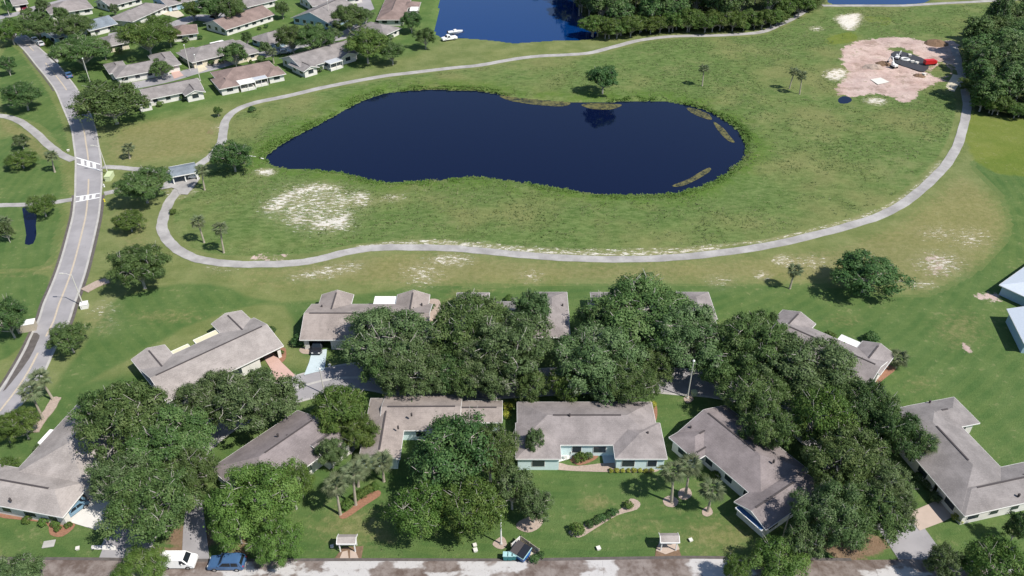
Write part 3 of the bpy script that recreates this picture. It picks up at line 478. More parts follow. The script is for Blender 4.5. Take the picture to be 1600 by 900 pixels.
# ------------------------------------------------------------ houses
EAVE = 2.65
def house(label, edge, wings, roof='shingle_taupe', wall='wall_white', slope=0.36, eave=EAVE, porches=(), openings=(), vents=(), group='low villas with hipped and gabled shingle roofs', name='house', win=True, oh=0.5, trim='trim_white'):
    a, b = G(edge[0][0], edge[0][1], eave), G(edge[1][0], edge[1][1], eave)
    ang = math.atan2(b.y-a.y, b.x-a.x); cu, su = math.cos(ang), math.sin(ang)
    def loc(p): d = Vector((p[0], p[1])); q = G(d.x, d.y, eave); return (q.x*cu+q.y*su, -q.x*su+q.y*cu)
    boxes = []
    for w in wings:
        L = [loc(p) for p in w[0]]
        boxes.append([min(q[0] for q in L), max(q[0] for q in L), min(q[1] for q in L), max(q[1] for q in L)])
    m = boxes[0]; cx, cy = (m[0]+m[1])/2, (m[2]+m[3])/2
    root = thing(name, label, 'house', (cx*cu-cy*su, cx*su+cy*cu, 0), ang, group)
    loc0 = loc
    def lc(p): q = loc0(p); return (q[0]-cx, q[1]-cy)
    boxes = [[b_[0]-cx, b_[1]-cx, b_[2]-cy, b_[3]-cy] for b_ in boxes]
    for i, w in enumerate(wings):           # wings that run into the body stop under its ridge
        if len(w) > 3 and w[3]:
            s, j = w[3][0], w[3][1]; B = boxes[j]; b_ = boxes[i]
            if s == 'v0': b_[2] = (B[2]+B[3])/2
            if s == 'v1': b_[3] = (B[2]+B[3])/2
            if s == 'u0': b_[0] = (B[0]+B[1])/2
            if s == 'u1': b_[1] = (B[0]+B[1])/2
    camu, camv = (-root.location.x*cu-root.location.y*su), (root.location.x*su-root.location.y*cu)
    for i, w in enumerate(wings):
        e = 0.012*i; u0, u1, v0, v1 = boxes[i]; u0 += e; u1 -= e; v0 += e; v1 -= e; z = eave-0.006*i
        ax = w[1]; e0, e1 = w[2]; th = 0.16
        if ax == 'u': half, ln = (v1-v0)/2, u1-u0
        else: half, ln = (u1-u0)/2, v1-v0
        rise = slope*half; hl = min(half, ln/2-0.05); a0 = hl if e0 == 'h' else 0; a1 = hl if e1 == 'h' else 0
        if ax == 'u':
            vm = (v0+v1)/2; co = [(u0,v0),(u1,v0),(u1,v1),(u0,v1)]; rg = [(u0+a0, vm), (u1-a1, vm)]
            sl_ = [(0,1,5,4),(2,3,4,5)]; en = [((3,0,4), e0, [3,0]), ((1,2,5), e1, [1,2])]
        else:
            um = (u0+u1)/2; co = [(u0,v0),(u1,v0),(u1,v1),(u0,v1)]; rg = [(um, v0+a0), (um, v1-a1)]
            sl_ = [(1,2,5,4),(3,0,4,5)]; en = [((0,1,4), e0, [0,1]), ((2,3,5), e1, [2,3])]
        top = [(x, y, z) for x, y in co]+[(x, y, z+rise) for x, y in rg]
        fs = list(sl_)+[q[0] for q in en if q[1] == 'h']
        bot = [(x, y, q-th) for x, y, q in top]
        mb = MB().add(top+bot, fs+[tuple(reversed([k+6 for k in f])) for f in fs])
        ro = mb.build('roof', MATS[roof], root)
        fb = MB()
        def ed(p, q): fb.beam((top[p][0], top[p][1], top[p][2]-0.10), (top[q][0], top[q][1], top[q][2]-0.10), 0.10, 0.17)
        if ax == 'u': ed(0, 1); ed(2, 3)
        else: ed(1, 2); ed(3, 0)
        for f, ty, cc in en:
            if ty == 'h': ed(cc[0], cc[1])
            else: ed(cc[0], f[2]); ed(f[2], cc[1])
        fb.build('fascia', MATS[trim], ro)
        if abs(rg[0][0]-rg[1][0])+abs(rg[0][1]-rg[1][1]) > 2.5:
            p, q = Vector(top[4]), Vector(top[5]); d = (q-p).normalized()*0.9
            MB().beam(p+d+Vector((0,0,.02)), q-d+Vector((0,0,.02)), 0.26, 0.07).build('ridge_cap', MATS['vent_dark'], ro)
        # walls
        x0, x1, y0, y1 = u0+oh, u1-oh, v0+oh, v1-oh; zt = z-0.02; wb = MB(); tk = 0.15
        ops = {s: (f0, f1) for k, s, f0, f1 in openings if k == i}
        def panel(s):
            rs = [(0, 1)]
            if s in ops: rs = [(0, ops[s][0]), (ops[s][1], 1)]
            for f0, f1 in rs:
                if f1-f0 < 0.01: continue
                if s[0] == 'v':
                    yy = y0 if s == 'v0' else y1-tk; wb.box(x0+(x1-x0)*f0, x0+(x1-x0)*f1, yy, yy+tk, -0.1, zt)
                else:
                    xx = x0 if s == 'u0' else x1-tk; wb.box(xx, xx+tk, y0+tk+(y1-y0-2*tk)*f0, y0+tk+(y1-y0-2*tk)*f1, -0.1, zt)
        for s in ('v0', 'v1', 'u0', 'u1'): panel(s)
        for (f, ty, cc), s in zip(en, ('u0', 'u1') if ax == 'u' else ('v0', 'v1')):
            if ty == 'g':
                gi = 0.25; hh = (half-oh)*slope
                if ax == 'u':
                    xx = u0+gi if s == 'u0' else u1-gi-0.1
                    tri = [(xx, y0, zt), (xx, y1, zt), (xx, (y0+y1)/2, zt+hh)]; tr2 = [(x+0.1, y, q) for x, y, q in tri]
                else:
                    yy = v0+gi if s == 'v0' else v1-gi-0.1
                    tri = [(x0, yy, zt), (x1, yy, zt), ((x0+x1)/2, yy, zt+hh)]; tr2 = [(x, y+0.1, q) for x, y, q in tri]
                wb.add(tri+tr2, [(0,1,2),(5,4,3),(0,3,4,1),(1,4,5,2),(2,5,3,0)])
        wb.build('wall', MATS[wall], root)
        if win:
            for s, nx, ny in (('v0', 0, -1), ('v1', 0, 1), ('u0', -1, 0), ('u1', 1, 0)):
                if nx*camu+ny*camv < 4: continue
                ln_ = (x1-x0) if s[0] == 'v' else (y1-y0); k = max(1, int(ln_/3.1))
                for j in range(k):
                    f = (j+0.5)/k
                    if s in ops and ops[s][0]-0.1 < f < ops[s][1]+0.1: continue
                    cxx = x0+(x1-x0)*f if s[0] == 'v' else (x0 if s == 'u0' else x1); cyy = y0+(y1-y0)*f if s[0] == 'u' else (y0 if s == 'v0' else y1)
                    tx, ty_ = cxx+nx*0.6, cyy+ny*0.6
                    if any(B[0] < tx < B[1] and B[2] < ty_ < B[3] and q != i for q, B in enumerate(boxes)): continue
                    ww = 0.75 if (j*7+i*3) % 3 else 1.0; sill = 0.85; hd = 2.05; fr = MB(); pn = MB()
                    if s[0] == 'v':
                        fr.box(cxx-ww, cxx+ww, min(cyy, cyy+ny*.05), max(cyy, cyy+ny*.05), sill-.08, hd+.08); pn.box(cxx-ww+.08, cxx+ww-.08, min(cyy+ny*.02, cyy+ny*.065), max(cyy+ny*.02, cyy+ny*.065), sill, hd)
                    else:
                        fr.box(min(cxx, cxx+nx*.05), max(cxx, cxx+nx*.05), cyy-ww, cyy+ww, sill-.08, hd+.08); pn.box(min(cxx+nx*.02, cxx+nx*.065), max(cxx+nx*.02, cxx+nx*.065), cyy-ww+.08, cyy+ww-.08, sill, hd)
                    wo_ = fr.build('window', MATS['trim_white'], root); pn.build('pane', MATS['glass'], wo_)
    for k, (pts, mat, hz) in enumerate(porches):
        L = [lc(p) for p in pts]; x0, x1 = min(q[0] for q in L), max(q[0] for q in L); y0, y1 = min(q[1] for q in L), max(q[1] for q in L)
        pr = MB().box(x0, x1, y0, y1, hz-0.09, hz).build('porch_roof', MATS[mat], root)
        fb = MB()
        for p, q in (((x0,y0),(x1,y0)),((x1,y0),(x1,y1)),((x1,y1),(x0,y1)),((x0,y1),(x0,y0))): fb.beam((p[0],p[1],hz-0.06),(q[0],q[1],hz-0.06),0.09,0.2)
        fb.build('gutter_trim', MATS['trim_white'], pr)
        if mat == 'awning_blue': continue
        n = max(2, int((x1-x0)/1.6))
        for j in range(n+1):
            for yy in (y0+.12, y1-.12):
                MB().box(x0+.1+(x1-x0-.2)*j/n-.05, x0+.1+(x1-x0-.2)*j/n+.05, yy-.05, yy+.05, 0, hz-.1).build('porch_post', MATS['trim_white'], pr)
        MB().box(x0+.2, x1-.2, y0+.2, y1-.2, 0.02, 0.75).build('porch_knee_wall', MATS[wall], root)
    vp = MB().tube([(0,0,-.3),(0,0,.28)], [.16,.16], 6).mesh('vent_pipe'); vp.materials.append(MATS['vent_dark'])
    for x, y, hz in vents:
        q = G(x, y, hz); o = link('vent_pipe', vp, None, root); d = q-root.location; o.location = (d.x*cu+d.y*su, -d.x*su+d.y*cu, hz+.05)
    return root
H = house
# foreground row
H('blue-walled hip-roofed house with U-shaped front court facing the lawn', ((810,626),(1016,626)),
  [([(808,628),(1018,628),(872,695),(961,695)],'u','hh'), ([(806,640),(872,640),(806,717),(872,717)],'v','hh',('v1',0)), ([(961,640),(1027,640),(961,717),(1027,717)],'v','hh',('v1',0))],
  'shingle_taupe', 'wall_aqua', oh=0.3, eave=2.75, vents=((1012,677,3.6),(890,649,4.5)))
H('taupe-roofed house half under the dark round oak, left wing pointing to street', ((602,619),(712,618.5)),
  [([(602,619),(719,619),(602,672),(719,672)],'u','gg'), ([(712,626),(785,630),(785,660),(712,660)],'u','gg'), ([(579,622),(632,622),(568,718),(625,716)],'v','gh')],
  'shingle_warm', 'wall_aqua', vents=((622,668,4),(643,648,4.5)))
H('diagonal taupe-roofed house between bright camphor trees and mossy oaks', ((330,731),(465,641)),
  [([(330,731),(465,641),(488,673),(395,790)],'u','hg'), ([(488,690),(542,682),(516,716),(470,690)],'u','gg')],
  'shingle_mauve', 'wall_white', vents=((434,680,4.3),(470,680,3.7),(449,682,4),(472,669,3.6)))
H('pale-roofed house in bottom left corner with car under its eave', ((0,790),(97,808)),
  [([(-50,781),(97,808),(133,765),(40,733),(-40,720)],'u','gh'), ([(133,765),(122,630),(45,733),(150,690)],'v','hg')],
  'shingle_pale', 'wall_white', porches=(([(62,690),(78,670),(100,676),(82,697)],'porch_white',2.5),), openings=((0,'u1',0.15,0.85),), vents=((16,781,3.6),))
H('diagonal taupe-roofed house right of the three lawn palms with blue awning', ((1102,711),(1170,769)),
  [([(1082,662),(1119,641),(1103,711),(1170,769),(1265,735)],'u','gh'), ([(1045,683),(1086,717),(1119,641)],'v','hh'), ([(1148,783),(1197,828),(1268,745)],'v','gh'), ([(1086,717),(1103,711),(1120,680)],'v','gg',('v1',0))],
  'shingle_mauve', 'wall_white', vents=((1079,668,3.3),(1209,721,4.4),(1161,676,4.0)), porches=(([(1152,790),(1157,787),(1194,822),(1190,827)],'awning_blue',2.35),))
H('large grey-roofed L-shaped house in bottom right corner beside beige driveway', ((1433,720),(1502,800)),
  [([(1420,634),(1505,669),(1562,730),(1502,800)],'u','hh'), ([(1420,634),(1491,620),(1531,661)],'v','hh',('v0',0)), ([(1502,800),(1680,768),(1566,729)],'v','hh'), ([(1566,729),(1591,725),(1620,770)],'v','gg')],
  'shingle_grey', 'wall_white', openings=((0,'v0',0.72,0.97),), vents=((1592,774,3.3),(1453,628,3.0)))
# middle row
H('pale-roofed diagonal house with two cream porch roofs near the main road', ((313,603),(435,544)),
  [([(313,603),(435,544),(409,508),(344,520),(273,554),(230,591)],'u','gg'), ([(209,567),(233,549),(264,546),(276,560)],'v','gg',('v0',0)), ([(335,511),(356,494),(384,491),(395,503)],'v','gg',('v0',0))],
  'shingle_pale', 'wall_white', porches=(([(266,547),(292,536),(299,542),(273,555)],'porch_cream',2.3),([(302,529),(335,514),(344,521),(309,538)],'porch_cream',2.3)), openings=((0,'v0',0.80,0.97),), slope=0.30)
H('taupe-roofed house with white porch roof and pale blue driveway', ((481,531),(664,531)),
  [([(487,475),(481,531),(668,531),(667,475)],'u','gg'), ([(503,460),(553,460),(498,480)],'v','gg',('v0',0)), ([(621,460),(672,460),(668,480)],'v','gg',('v0',0))],
  'shingle_warm', 'wall_white', porches=(([(586,461),(621,461),(620,474),(585,474)],'porch_white',2.3),), openings=((0,'v0',0.04,0.22),), vents=((503,479,3.3),(659,476,3.3)))
H('taupe-roofed house behind the big central oak with two hipped rear wings', ((782,470.5),(833,470.5)),
  [([(712,471),(886,471),(712,527),(886,527)],'u','hh'), ([(714,457),(765,457),(714,500)],'v','hh',('v0',0)), ([(835,456),(886,456),(887,500)],'v','hh',('v0',0))],
  'shingle_taupe', 'wall_white', vents=((847,477,3.6),(879,477,3.2)))
H('taupe-roofed house almost hidden behind the largest mossy oak', ((930,471),(1100,471)),
  [([(926,471),(1108,471),(926,527),(1108,527)],'u','hh'), ([(928,456.5),(978,456.5),(928,500)],'v','hh',('v0',0)), ([(1056,456),(1107,456),(1107,500)],'v','hh',('v0',0))],
  'shingle_taupe', 'wall_white')
H('diagonal taupe-roofed house with white skylight porch beside dark oaks', ((1222,500),(1380,569)),
  [([(1240,500),(1259,512),(1344,549),(1386,566),(1360,597),(1215,540)],'u','gg'), ([(1214,493),(1224,484),(1270,504),(1262,520)],'v','gg',('v0',0)), ([(1344,537),(1352,534),(1394,557),(1380,580)],'v','gg',('v0',0))],
  'shingle_taupe', 'wall_white', porches=(([(1316,522),(1344,536),(1334,547),(1305,534)],'porch_white',2.5),), vents=((1372,570,3.4),))
H('white metal-roofed house cut by right edge, the farther of two', ((1567,441),(1602,416)), [([(1567,441),(1640,389),(1640,470),(1600,463)],'u','hg')], 'metal_white_roof', 'wall_blue', eave=2.3, win=False)  # blue wall colour stands for the shading of the walls
H('white metal-roofed house cut by right edge, the nearer of two', ((1579,494),(1599,534)), [([(1579,494),(1600,536),(1700,522),(1660,492)],'u','gg')], 'metal_white_roof', 'wall_blue', eave=2.6, win=False)  # wall shading put into the blue colour here too
# town at upper left
g2 = 'villas of the far neighbourhood at upper left'
H('grey-roofed far house behind trees beside the top left street', ((78,23),(146,12)), [([(78,23),(146,12),(122,1),(70,12)],'u','hh')], 'shingle_taupe', 'wall_white', group=g2, eave=2.3, oh=0.65)
H('grey-roofed far house with sunlit ridge patch above the round green tree', ((207,34),(253,13)), [([(207,34),(253,13),(226,4),(190,20)],'u','hh'), ([(172,30),(207,34),(214,22)],'u','hh')], 'shingle_grey', 'wall_white', group=g2, eave=2.3, oh=0.65)
H('small far house with blue-grey roof near the curved road', ((139,48.5),(172,40)), [([(139,48.5),(172,40),(160,27.5),(128,36)],'u','gg')], 'shingle_blue', 'wall_white', group=g2, eave=2.3, oh=0.65)
H('far house hidden by trees with blue-grey roof beside clipped hedge', ((88,62),(110,55)), [([(84,60),(110,53),(100,43),(76,48)],'u','gg')], 'shingle_blue', 'wall_blue', group=g2, eave=2.3, oh=0.65)
H('grey far house roof wedged between two big green trees', ((172,73),(196,68)), [([(168,73),(200,66),(188,53),(160,60)],'u','hh')], 'shingle_grey', 'wall_cream', group=g2, eave=2.3, oh=0.65)
H('small brown-roofed far house with cream patio right of round tree', ((273,56),(305,52.5)), [([(273,56),(305,52.5),(308,42),(266,42)],'u','hh')], 'shingle_brown', 'wall_white', group=g2, eave=2.3, oh=0.65)
H('long brown-roofed far house with shaded gable end and white side wall', ((353,47),(415,27)), [([(353,47),(415,27),(394,13),(325,35)],'u','gg')], 'shingle_brown', 'wall_white', group=g2, eave=2.3, oh=0.65)
H('long grey far house with white flat porch at its rear', ((307,97),(352,86)), [([(300,98),(390,76),(360,62),(290,80)],'u','hh'), ([(281,78),(307,76),(315,90)],'v','hh',('v0',0)), ([(362,92),(398,76),(374,62)],'v','hh')], 'shingle_grey', 'wall_cream', porches=(([(330,69),(348,65),(352,69),(334,73)],'porch_white',2.8),), group=g2, eave=2.3, oh=0.65)
H('grey far house with pink driveway and tree before its front', ((190,121),(232,113)), [([(180,121),(265,106),(255,92),(176,106)],'u','hh'), ([(162,102),(176,97.5),(195,100),(190,112)],'v','hh',('v0',0)), ([(233,90),(248,83),(272,87),(279,101)],'v','hh')], 'shingle_grey', 'wall_white', group=g2, eave=2.3, oh=0.65)
H('grey far house with white gabled rear wing nearest the fairway', ((239,156),(283,147)), [([(228,156),(318,138),(304,123),(215,140)],'u','gg'), ([(289,150),(321,143),(300,130)],'v','gg',('v1',0)), ([(214,165),(240,160),(228,145)],'v','gg',('v1',0))], 'shingle_grey', 'wall_white', group=g2, eave=2.3, oh=0.65)
H('brown-roofed far house with two screened porches beside the cart path', ((370,127),(440,113)), [([(345,132),(438,113),(420,95),(332,112)],'u','hh'), ([(323,117),(346,139),(374,131),(350,110)],'v','hh',('v1',0)), ([(418,121),(446,114),(425,98)],'v','hh',('v1',0))], 'shingle_brown', 'wall_white', porches=(([(370,125),(392,121),(393,129),(375,133)],'porch_white',2.4),([(394,120),(412,116),(416,122),(398,126)],'porch_grey',2.4)), group=g2, eave=2.3, oh=0.65)
H('grey-roofed far house with shaded end wall and grey porch above fairway', ((494,101),(545,86)), [([(472,108),(552,83),(526,67),(441,90)],'u','gg'), ([(472,111),(495,106),(480,96)],'v','gg',('v1',0)), ([(530,93),(553,86),(540,76)],'v','gg',('v1',0))], 'shingle_grey', 'wall_white', porches=(([(510,95),(526,91),(532,96),(516,101)],'porch_grey',2.5),), group=g2, eave=2.3, oh=0.65)
H('far house with broad grey gable above a front wall coloured blue for shade', ((480,32),(517,38)), [([(480,32),(517,38),(534,10),(505,5)],'v','gg')], 'shingle_grey', 'wall_blue', group=g2, eave=2.3, oh=0.65)  # white wall coloured blue to stand for its shade
H('small far house with blue-grey wall behind round leafy tree', ((397,62),(421,70)), [([(397,61),(421,70),(440,58),(416,51)],'v','hg')], 'shingle_grey', 'wall_blue', group=g2, eave=2.3, oh=0.65)
H('brown-roofed far house beside the upper lake with raised ridge', ((588,31),(628,31)), [([(588,31),(630,31),(641,3),(606,-3)],'v','hh'), ([(632,12),(655,12),(655,3),(632,3)],'u','hh')], 'shingle_brown', 'wall_white', porches=(([(642,12),(654,12),(652,18),(641,18)],'porch_white',2.6),), group=g2, eave=2.3, oh=0.65)
H('grey far house directly below the brown lakeside house', ((600,56),(624,45)), [([(600,56),(624,45),(590,36),(560,42)],'v','hh')], 'shingle_grey', 'wall_white', group=g2, eave=2.3, oh=0.65)
H('grey far house cut by top edge above the broad grey gable', ((488,10),(519,4)), [([(488,10),(530,2),(520,-12),(475,-5)],'u','gg')], 'shingle_grey', 'wall_white', group=g2, eave=2.3, oh=0.65)
H('white-walled far house cut by top edge left of centre lawn', ((170,10),(192,4)), [([(170,10),(214,-1),(200,-10),(158,0)],'u','gg')], 'shingle_grey', 'wall_white', group=g2, eave=2.3, oh=0.65)
H('far house with white carport post cut by top edge', ((260,8),(285,2)), [([(262,10),(300,0),(285,-12),(250,-2)],'u','gg')], 'shingle_grey', 'wall_blue', group=g2, eave=2.3, oh=0.65)
H('grey far house cut by top edge behind the big twin oaks', ((390,10),(422,2)), [([(386,11),(424,2),(405,-10),(370,-2)],'u','gg')], 'shingle_grey', 'wall_white', group=g2, eave=2.3, oh=0.65)
H('far house in the top left corner with maroon car in carport', ((22,8),(42,5)), [([(20,9),(44,5),(30,-12),(10,-8)],'u','gg')], 'shingle_grey', 'wall_white', openings=((0,'v0',0.4,0.95),), group=g2, eave=2.4, oh=0.65)
H('white far house cut by top edge beside the turning circle', ((534,0),(556,-4)), [([(532,1),(558,-5),(545,-18),(520,-12)],'u','gg')], 'shingle_grey', 'wall_white', group=g2, eave=2.3, oh=0.65)
# cart shelter
a, b, c_ = G(267,277,2.2), G(309,269,2.2), G(264,261,2.2); an = math.atan2(b.y-a.y, b.x-a.x); L_ = (b-a).length
wd = abs((c_-a).dot(Vector((-math.sin(an), math.cos(an), 0))))
sh = thing('cart_shelter', 'open grey-roofed cart shelter where the paths meet', 'shelter', (a.x, a.y, 0), an)
sh.scale = (1, 1, 0.76)
r1 = MB().add([(0,0,2.9),(L_,0,2.9),(L_,wd/2,4.0),(0,wd/2,4.0),(L_,wd,2.9),(0,wd,2.9),(0,0,2.75),(L_,0,2.75),(L_,wd/2,3.85),(0,wd/2,3.85),(L_,wd,2.75),(0,wd,2.75)], [(0,1,2,3),(3,2,4,5),(9,8,7,6),(11,10,8,9),(0,6,7,1),(4,10,11,5),(1,7,8,2),(2,8,10,4),(3,9,6,0),(5,11,9,3)]).build('roof', MATS['shingle_blue'], sh)
MB().beam((0,-.05,2.8),(L_,-.05,2.8),.1,.24).beam((0,wd+.05,2.8),(L_,wd+.05,2.8),.1,.24).build('fascia', MATS['trim_white'], r1)
for x in (.4, L_/2, L_-.4):
    for y in (.4, wd-.4): MB().box(x-.12, x+.12, y-.12, y+.12, 0, 2.8).build('post', MATS['trim_white'], sh)
MB().box(.3, L_-.3, wd-.65, wd-.55, 0, 1.1).build('back_rail', MATS['dark_metal'], sh)
# ------------------------------------------------------------ trees
def crown_mesh(name, seed, R, Hh, lobes, clus, leaves, leaf, low=0.30, spread=0.62, lob=(0.26, 0.42), cs=0.045):
    r = np.random.RandomState(seed); zc = Hh*(1+low)/2; vz = Hh*(1-low)/2
    LC = []; LR = []
    for i in range(lobes):
        f = (i+0.5)/lobes; ph = math.acos(1-1.55*f); th = i*2.39996+r.uniform(-.5, .5); k = spread*r.uniform(.62, 1.28)
        if i == 0: k *= .6
        LC.append((math.sin(ph)*math.cos(th)*k*R, math.sin(ph)*math.sin(th)*k*R, zc+math.cos(ph)*k*vz)); LR.append(r.uniform(*lob))
    LC = np.array(LC); LR = np.array(LR); P = []; Nn = []; T = []; M = []
    for c, k in zip(LC, LR):
        d = r.normal(size=(clus, 3)); d /= np.linalg.norm(d, axis=1)[:, None]; d[:, 2] = np.where(d[:, 2] < -.45, -d[:, 2], d[:, 2])
        sc = np.array([k*R, k*R, k*(R*.45+vz*.55)]); cp = c+d*sc*r.uniform(.78, 1.06, (clus, 1))
        keep = np.ones(clus, bool)
        for c2, k2 in zip(LC, LR):
            if c2 is c: continue
            keep &= (np.linalg.norm((cp-c2)/np.array([k2*R, k2*R, k2*(R*.45+vz*.55)]), axis=1) > .72) | (r.rand(clus) < .08)
        cp, dd = cp[keep], d[keep]; n = len(cp)
        ct = np.clip(r.normal(.47, .22, n)+r.normal(0, .14), 0, 1); cm = r.rand(n)
        s = R*cs*r.uniform(.6, 1.5, n)
        off = r.normal(size=(n, leaves, 3))*s[:, None, None]*np.array([1, 1, .7])
        p = cp[:, None, :]+off; nn = dd[:, None, :]*.5+off/(s[:, None, None]+1e-6)*.42+r.normal(size=(n, leaves, 3))*.34+np.array([0, 0, .38])
        P.append(p.reshape(-1, 3)); Nn.append(nn.reshape(-1, 3)); T.append((ct[:, None]+r.normal(0, .08, (n, leaves))).ravel()); M.append(np.repeat(cm, leaves))
    P = np.concatenate(P); Nn = np.concatenate(Nn); T = np.clip(np.concatenate(T), 0, 1); M = np.concatenate(M); n = len(P)
    Nn /= np.linalg.norm(Nn, axis=1)[:, None]; a = np.cross(Nn, r.normal(size=(n, 3))); a /= np.linalg.norm(a, axis=1)[:, None]; b = np.cross(Nn, a)
    q = np.percentile(np.hypot(P[:, 0], P[:, 1]), 98); kx = R/q; kz = (Hh-.3)/np.percentile(P[:, 2], 99.5); P = P*np.array([kx, kx, kz]); LC = LC*np.array([kx, kx, kz]); LR = LR*kx
    w = leaf*r.uniform(.5, 1.3, n)[:, None]; h = w*r.uniform(.5, .85, n)[:, None]
    P[:, 2] = np.maximum(P[:, 2], .25)
    V = np.stack([P-a*w, P-b*h+Nn*w*.15, P+a*w, P+b*h+Nn*w*.15], 1).reshape(-1, 3)
    me = np_mesh(name, V, np.arange(4*n).reshape(-1, 4)); fattr(me, 'tint', np.repeat(T, 4)); fattr(me, 'moss', np.repeat(M, 4)); return me, LC, LR
def trunk_mesh(name, seed, R, Hh, LC, LR, tr=0.045, twigs=True):
    r = random.Random(seed); mb = MB(); t0 = R*tr; fz = Hh*.26
    mb.tube([(0,0,-.3),(0,0,.2),(r.uniform(-.1,.1)*R*.3, r.uniform(-.1,.1)*R*.3, fz)], [t0*1.5, t0*1.05, t0*.85], 8)
    for c, k in zip(LC, LR):
        c = Vector(c); s = Vector((0, 0, fz*r.uniform(.6, 1))); m = s.lerp(c, .5)+Vector((r.uniform(-1,1), r.uniform(-1,1), r.uniform(-.5,.6)))*R*.07
        mb.tube([s, m, c], [t0*.5, t0*.34, t0*.2], 5, False)
        if twigs:
            for _ in range(4):
                d = Vector((r.uniform(-1,1), r.uniform(-1,1), r.uniform(-.1,1))).normalized(); e = c+d*k*R*r.uniform(1.0, 1.35); mm = c.lerp(e, .5)+Vector((r.uniform(-1,1), r.uniform(-1,1), r.uniform(-1,1)))*R*.05
                mb.tube([c, mm, e], [t0*.24, t0*.17, t0*.08], 4, False)
    return mb.mesh(name)
PROTO = {}
def proto(key, n, R, Hh, lobes, clus, leaves, leaf, **kw):
    tw = kw.pop('tw', True); tr = kw.pop('tr', .045); L = []
    for i in range(n):
        cm, LC, LR = crown_mesh('crown_'+key, 100*len(PROTO)+i*17+3, R, Hh, lobes, clus, leaves, leaf, **kw)
        cm.materials.append(MATS['leaf_oak']); tm = trunk_mesh('trunk_'+key, i*7+len(PROTO), R, Hh, LC, LR, tr, tw); tm.materials.append(MATS['bark_oak']); L.append((cm, tm, R, Hh))
    PROTO[key] = L
proto('big', 5, 8.5, 12, 36, 24, 60, 0.18, spread=0.70, lob=(0.13, 0.32))
proto('round', 3, 5.5, 9, 28, 24, 46, 0.15, cs=0.055, lob=(0.15, 0.36), spread=0.64, low=0.16)
proto('puff', 3, 7.0, 11, 36, 22, 56, 0.14, cs=0.05, lob=(0.13, 0.26), spread=0.72, low=0.25)
proto('mid', 4, 4.5, 8, 24, 20, 40, 0.145, cs=0.055, low=0.14, spread=0.68, lob=(0.13, 0.34))
proto('bush', 3, 1.2, 1.9, 9, 26, 12, 0.10, cs=.08, low=0.0, spread=0.5, lob=(0.38, 0.55), tw=False, tr=.05)
proto('wood', 4, 4.5, 13, 18, 26, 22, 0.24, cs=.07, low=0.12, lob=(0.26, 0.4))
rt = random.Random(5); cnt = {}
def tree(px, py, rpx, label, kind='big', mat='leaf_oak', Hh=None, sq=1.0, name=None, cat='tree', group=None, base=False):
    P = PROTO[kind]; i = cnt.get(kind, 0); cnt[kind] = i+1; cm, tm, R0, H0 = P[i % len(P)]
    R1 = rpx/ppm(px, py, 5.0 if kind not in ('bush',) else 1.0); 
    if Hh is None: Hh = H0*(0.35+0.65*R1/R0) if kind != 'bush' else H0*R1/R0
    zc = Hh*(.60 if kind != 'bush' else .45)
    p = G(px, py, 0 if base else zc); name = name or {'bush': 'shrub'}.get(kind, 'oak_tree' if mat in ('leaf_oak', 'leaf_moss', 'leaf_dark') else 'leafy_tree')
    root = thing(name, label, cat, (p.x, p.y, 0), rt.uniform(0, 6.28), group)
    sq *= rt.uniform(.85, 1.12); s = (R1/R0, R1/R0*sq, Hh/H0)
    t_ = link('trunk', tm, None, root); c_ = link('crown', cm, None, root); t_.scale = s; c_.scale = s
    c_.material_slots[0].link = 'OBJECT'; c_.material_slots[0].material = MATS[mat]
    return root
T = tree
# bottom left canopy
T(150,640,36,'left outlying crown of the bottom left canopy','mid','leaf_oak',9); T(290,745,46,'crown on the right flank of the bottom left canopy','big','leaf_oak',9)
T(1205,668,44,'oak shading the upper roof of the awning house','big','leaf_oak',9); T(1385,790,46,'oak leaning over the beige driveway','big','leaf_olive',9); T(1255,845,36,'shadowy tree below the blue awning','mid','leaf_olive',7)
T(200,662,78,'broad dark oak over the roof of the bottom left house'); T(268,690,74,'broad oak between bottom left house and diagonal house',mat='leaf_oak'); T(240,785,74,'huge low oak spreading over the white driveway at bottom left','big','leaf_oak',10)
T(200,745,58,'oak filling the gap above the white van',mat='leaf_moss')
T(392,625,66,'pale mossy oak with bare grey limbs by the pink driveway','big','leaf_moss',10); T(325,625,52,'mossy oak in front of the house with cream porches','big','leaf_moss',9)
T(440,625,30,'small grey mossy oak at the bend of the court road','mid','leaf_moss',6)
T(405,775,76,'bright camphor tree in front of the diagonal house','puff','leaf_lime',10); T(368,818,42,'bright camphor tree leaning towards the blue vehicle','puff','leaf_lime',7); T(455,760,38,'bright small camphor tree nearest the two pale palms','puff','leaf_lime',8); T(432,845,42,'lime green tree beside the left mail shelter','puff','leaf_lime',6.5)
T(515,705,26,'small dark tree at the end of the diagonal house','mid','leaf_olive',6)
T(528,638,44,'leafy green tree left of the half-hidden taupe house','round','leaf_bright',8); T(560,675,32,'lower leafy green tree touching the taupe roof','round','leaf_bright',6)
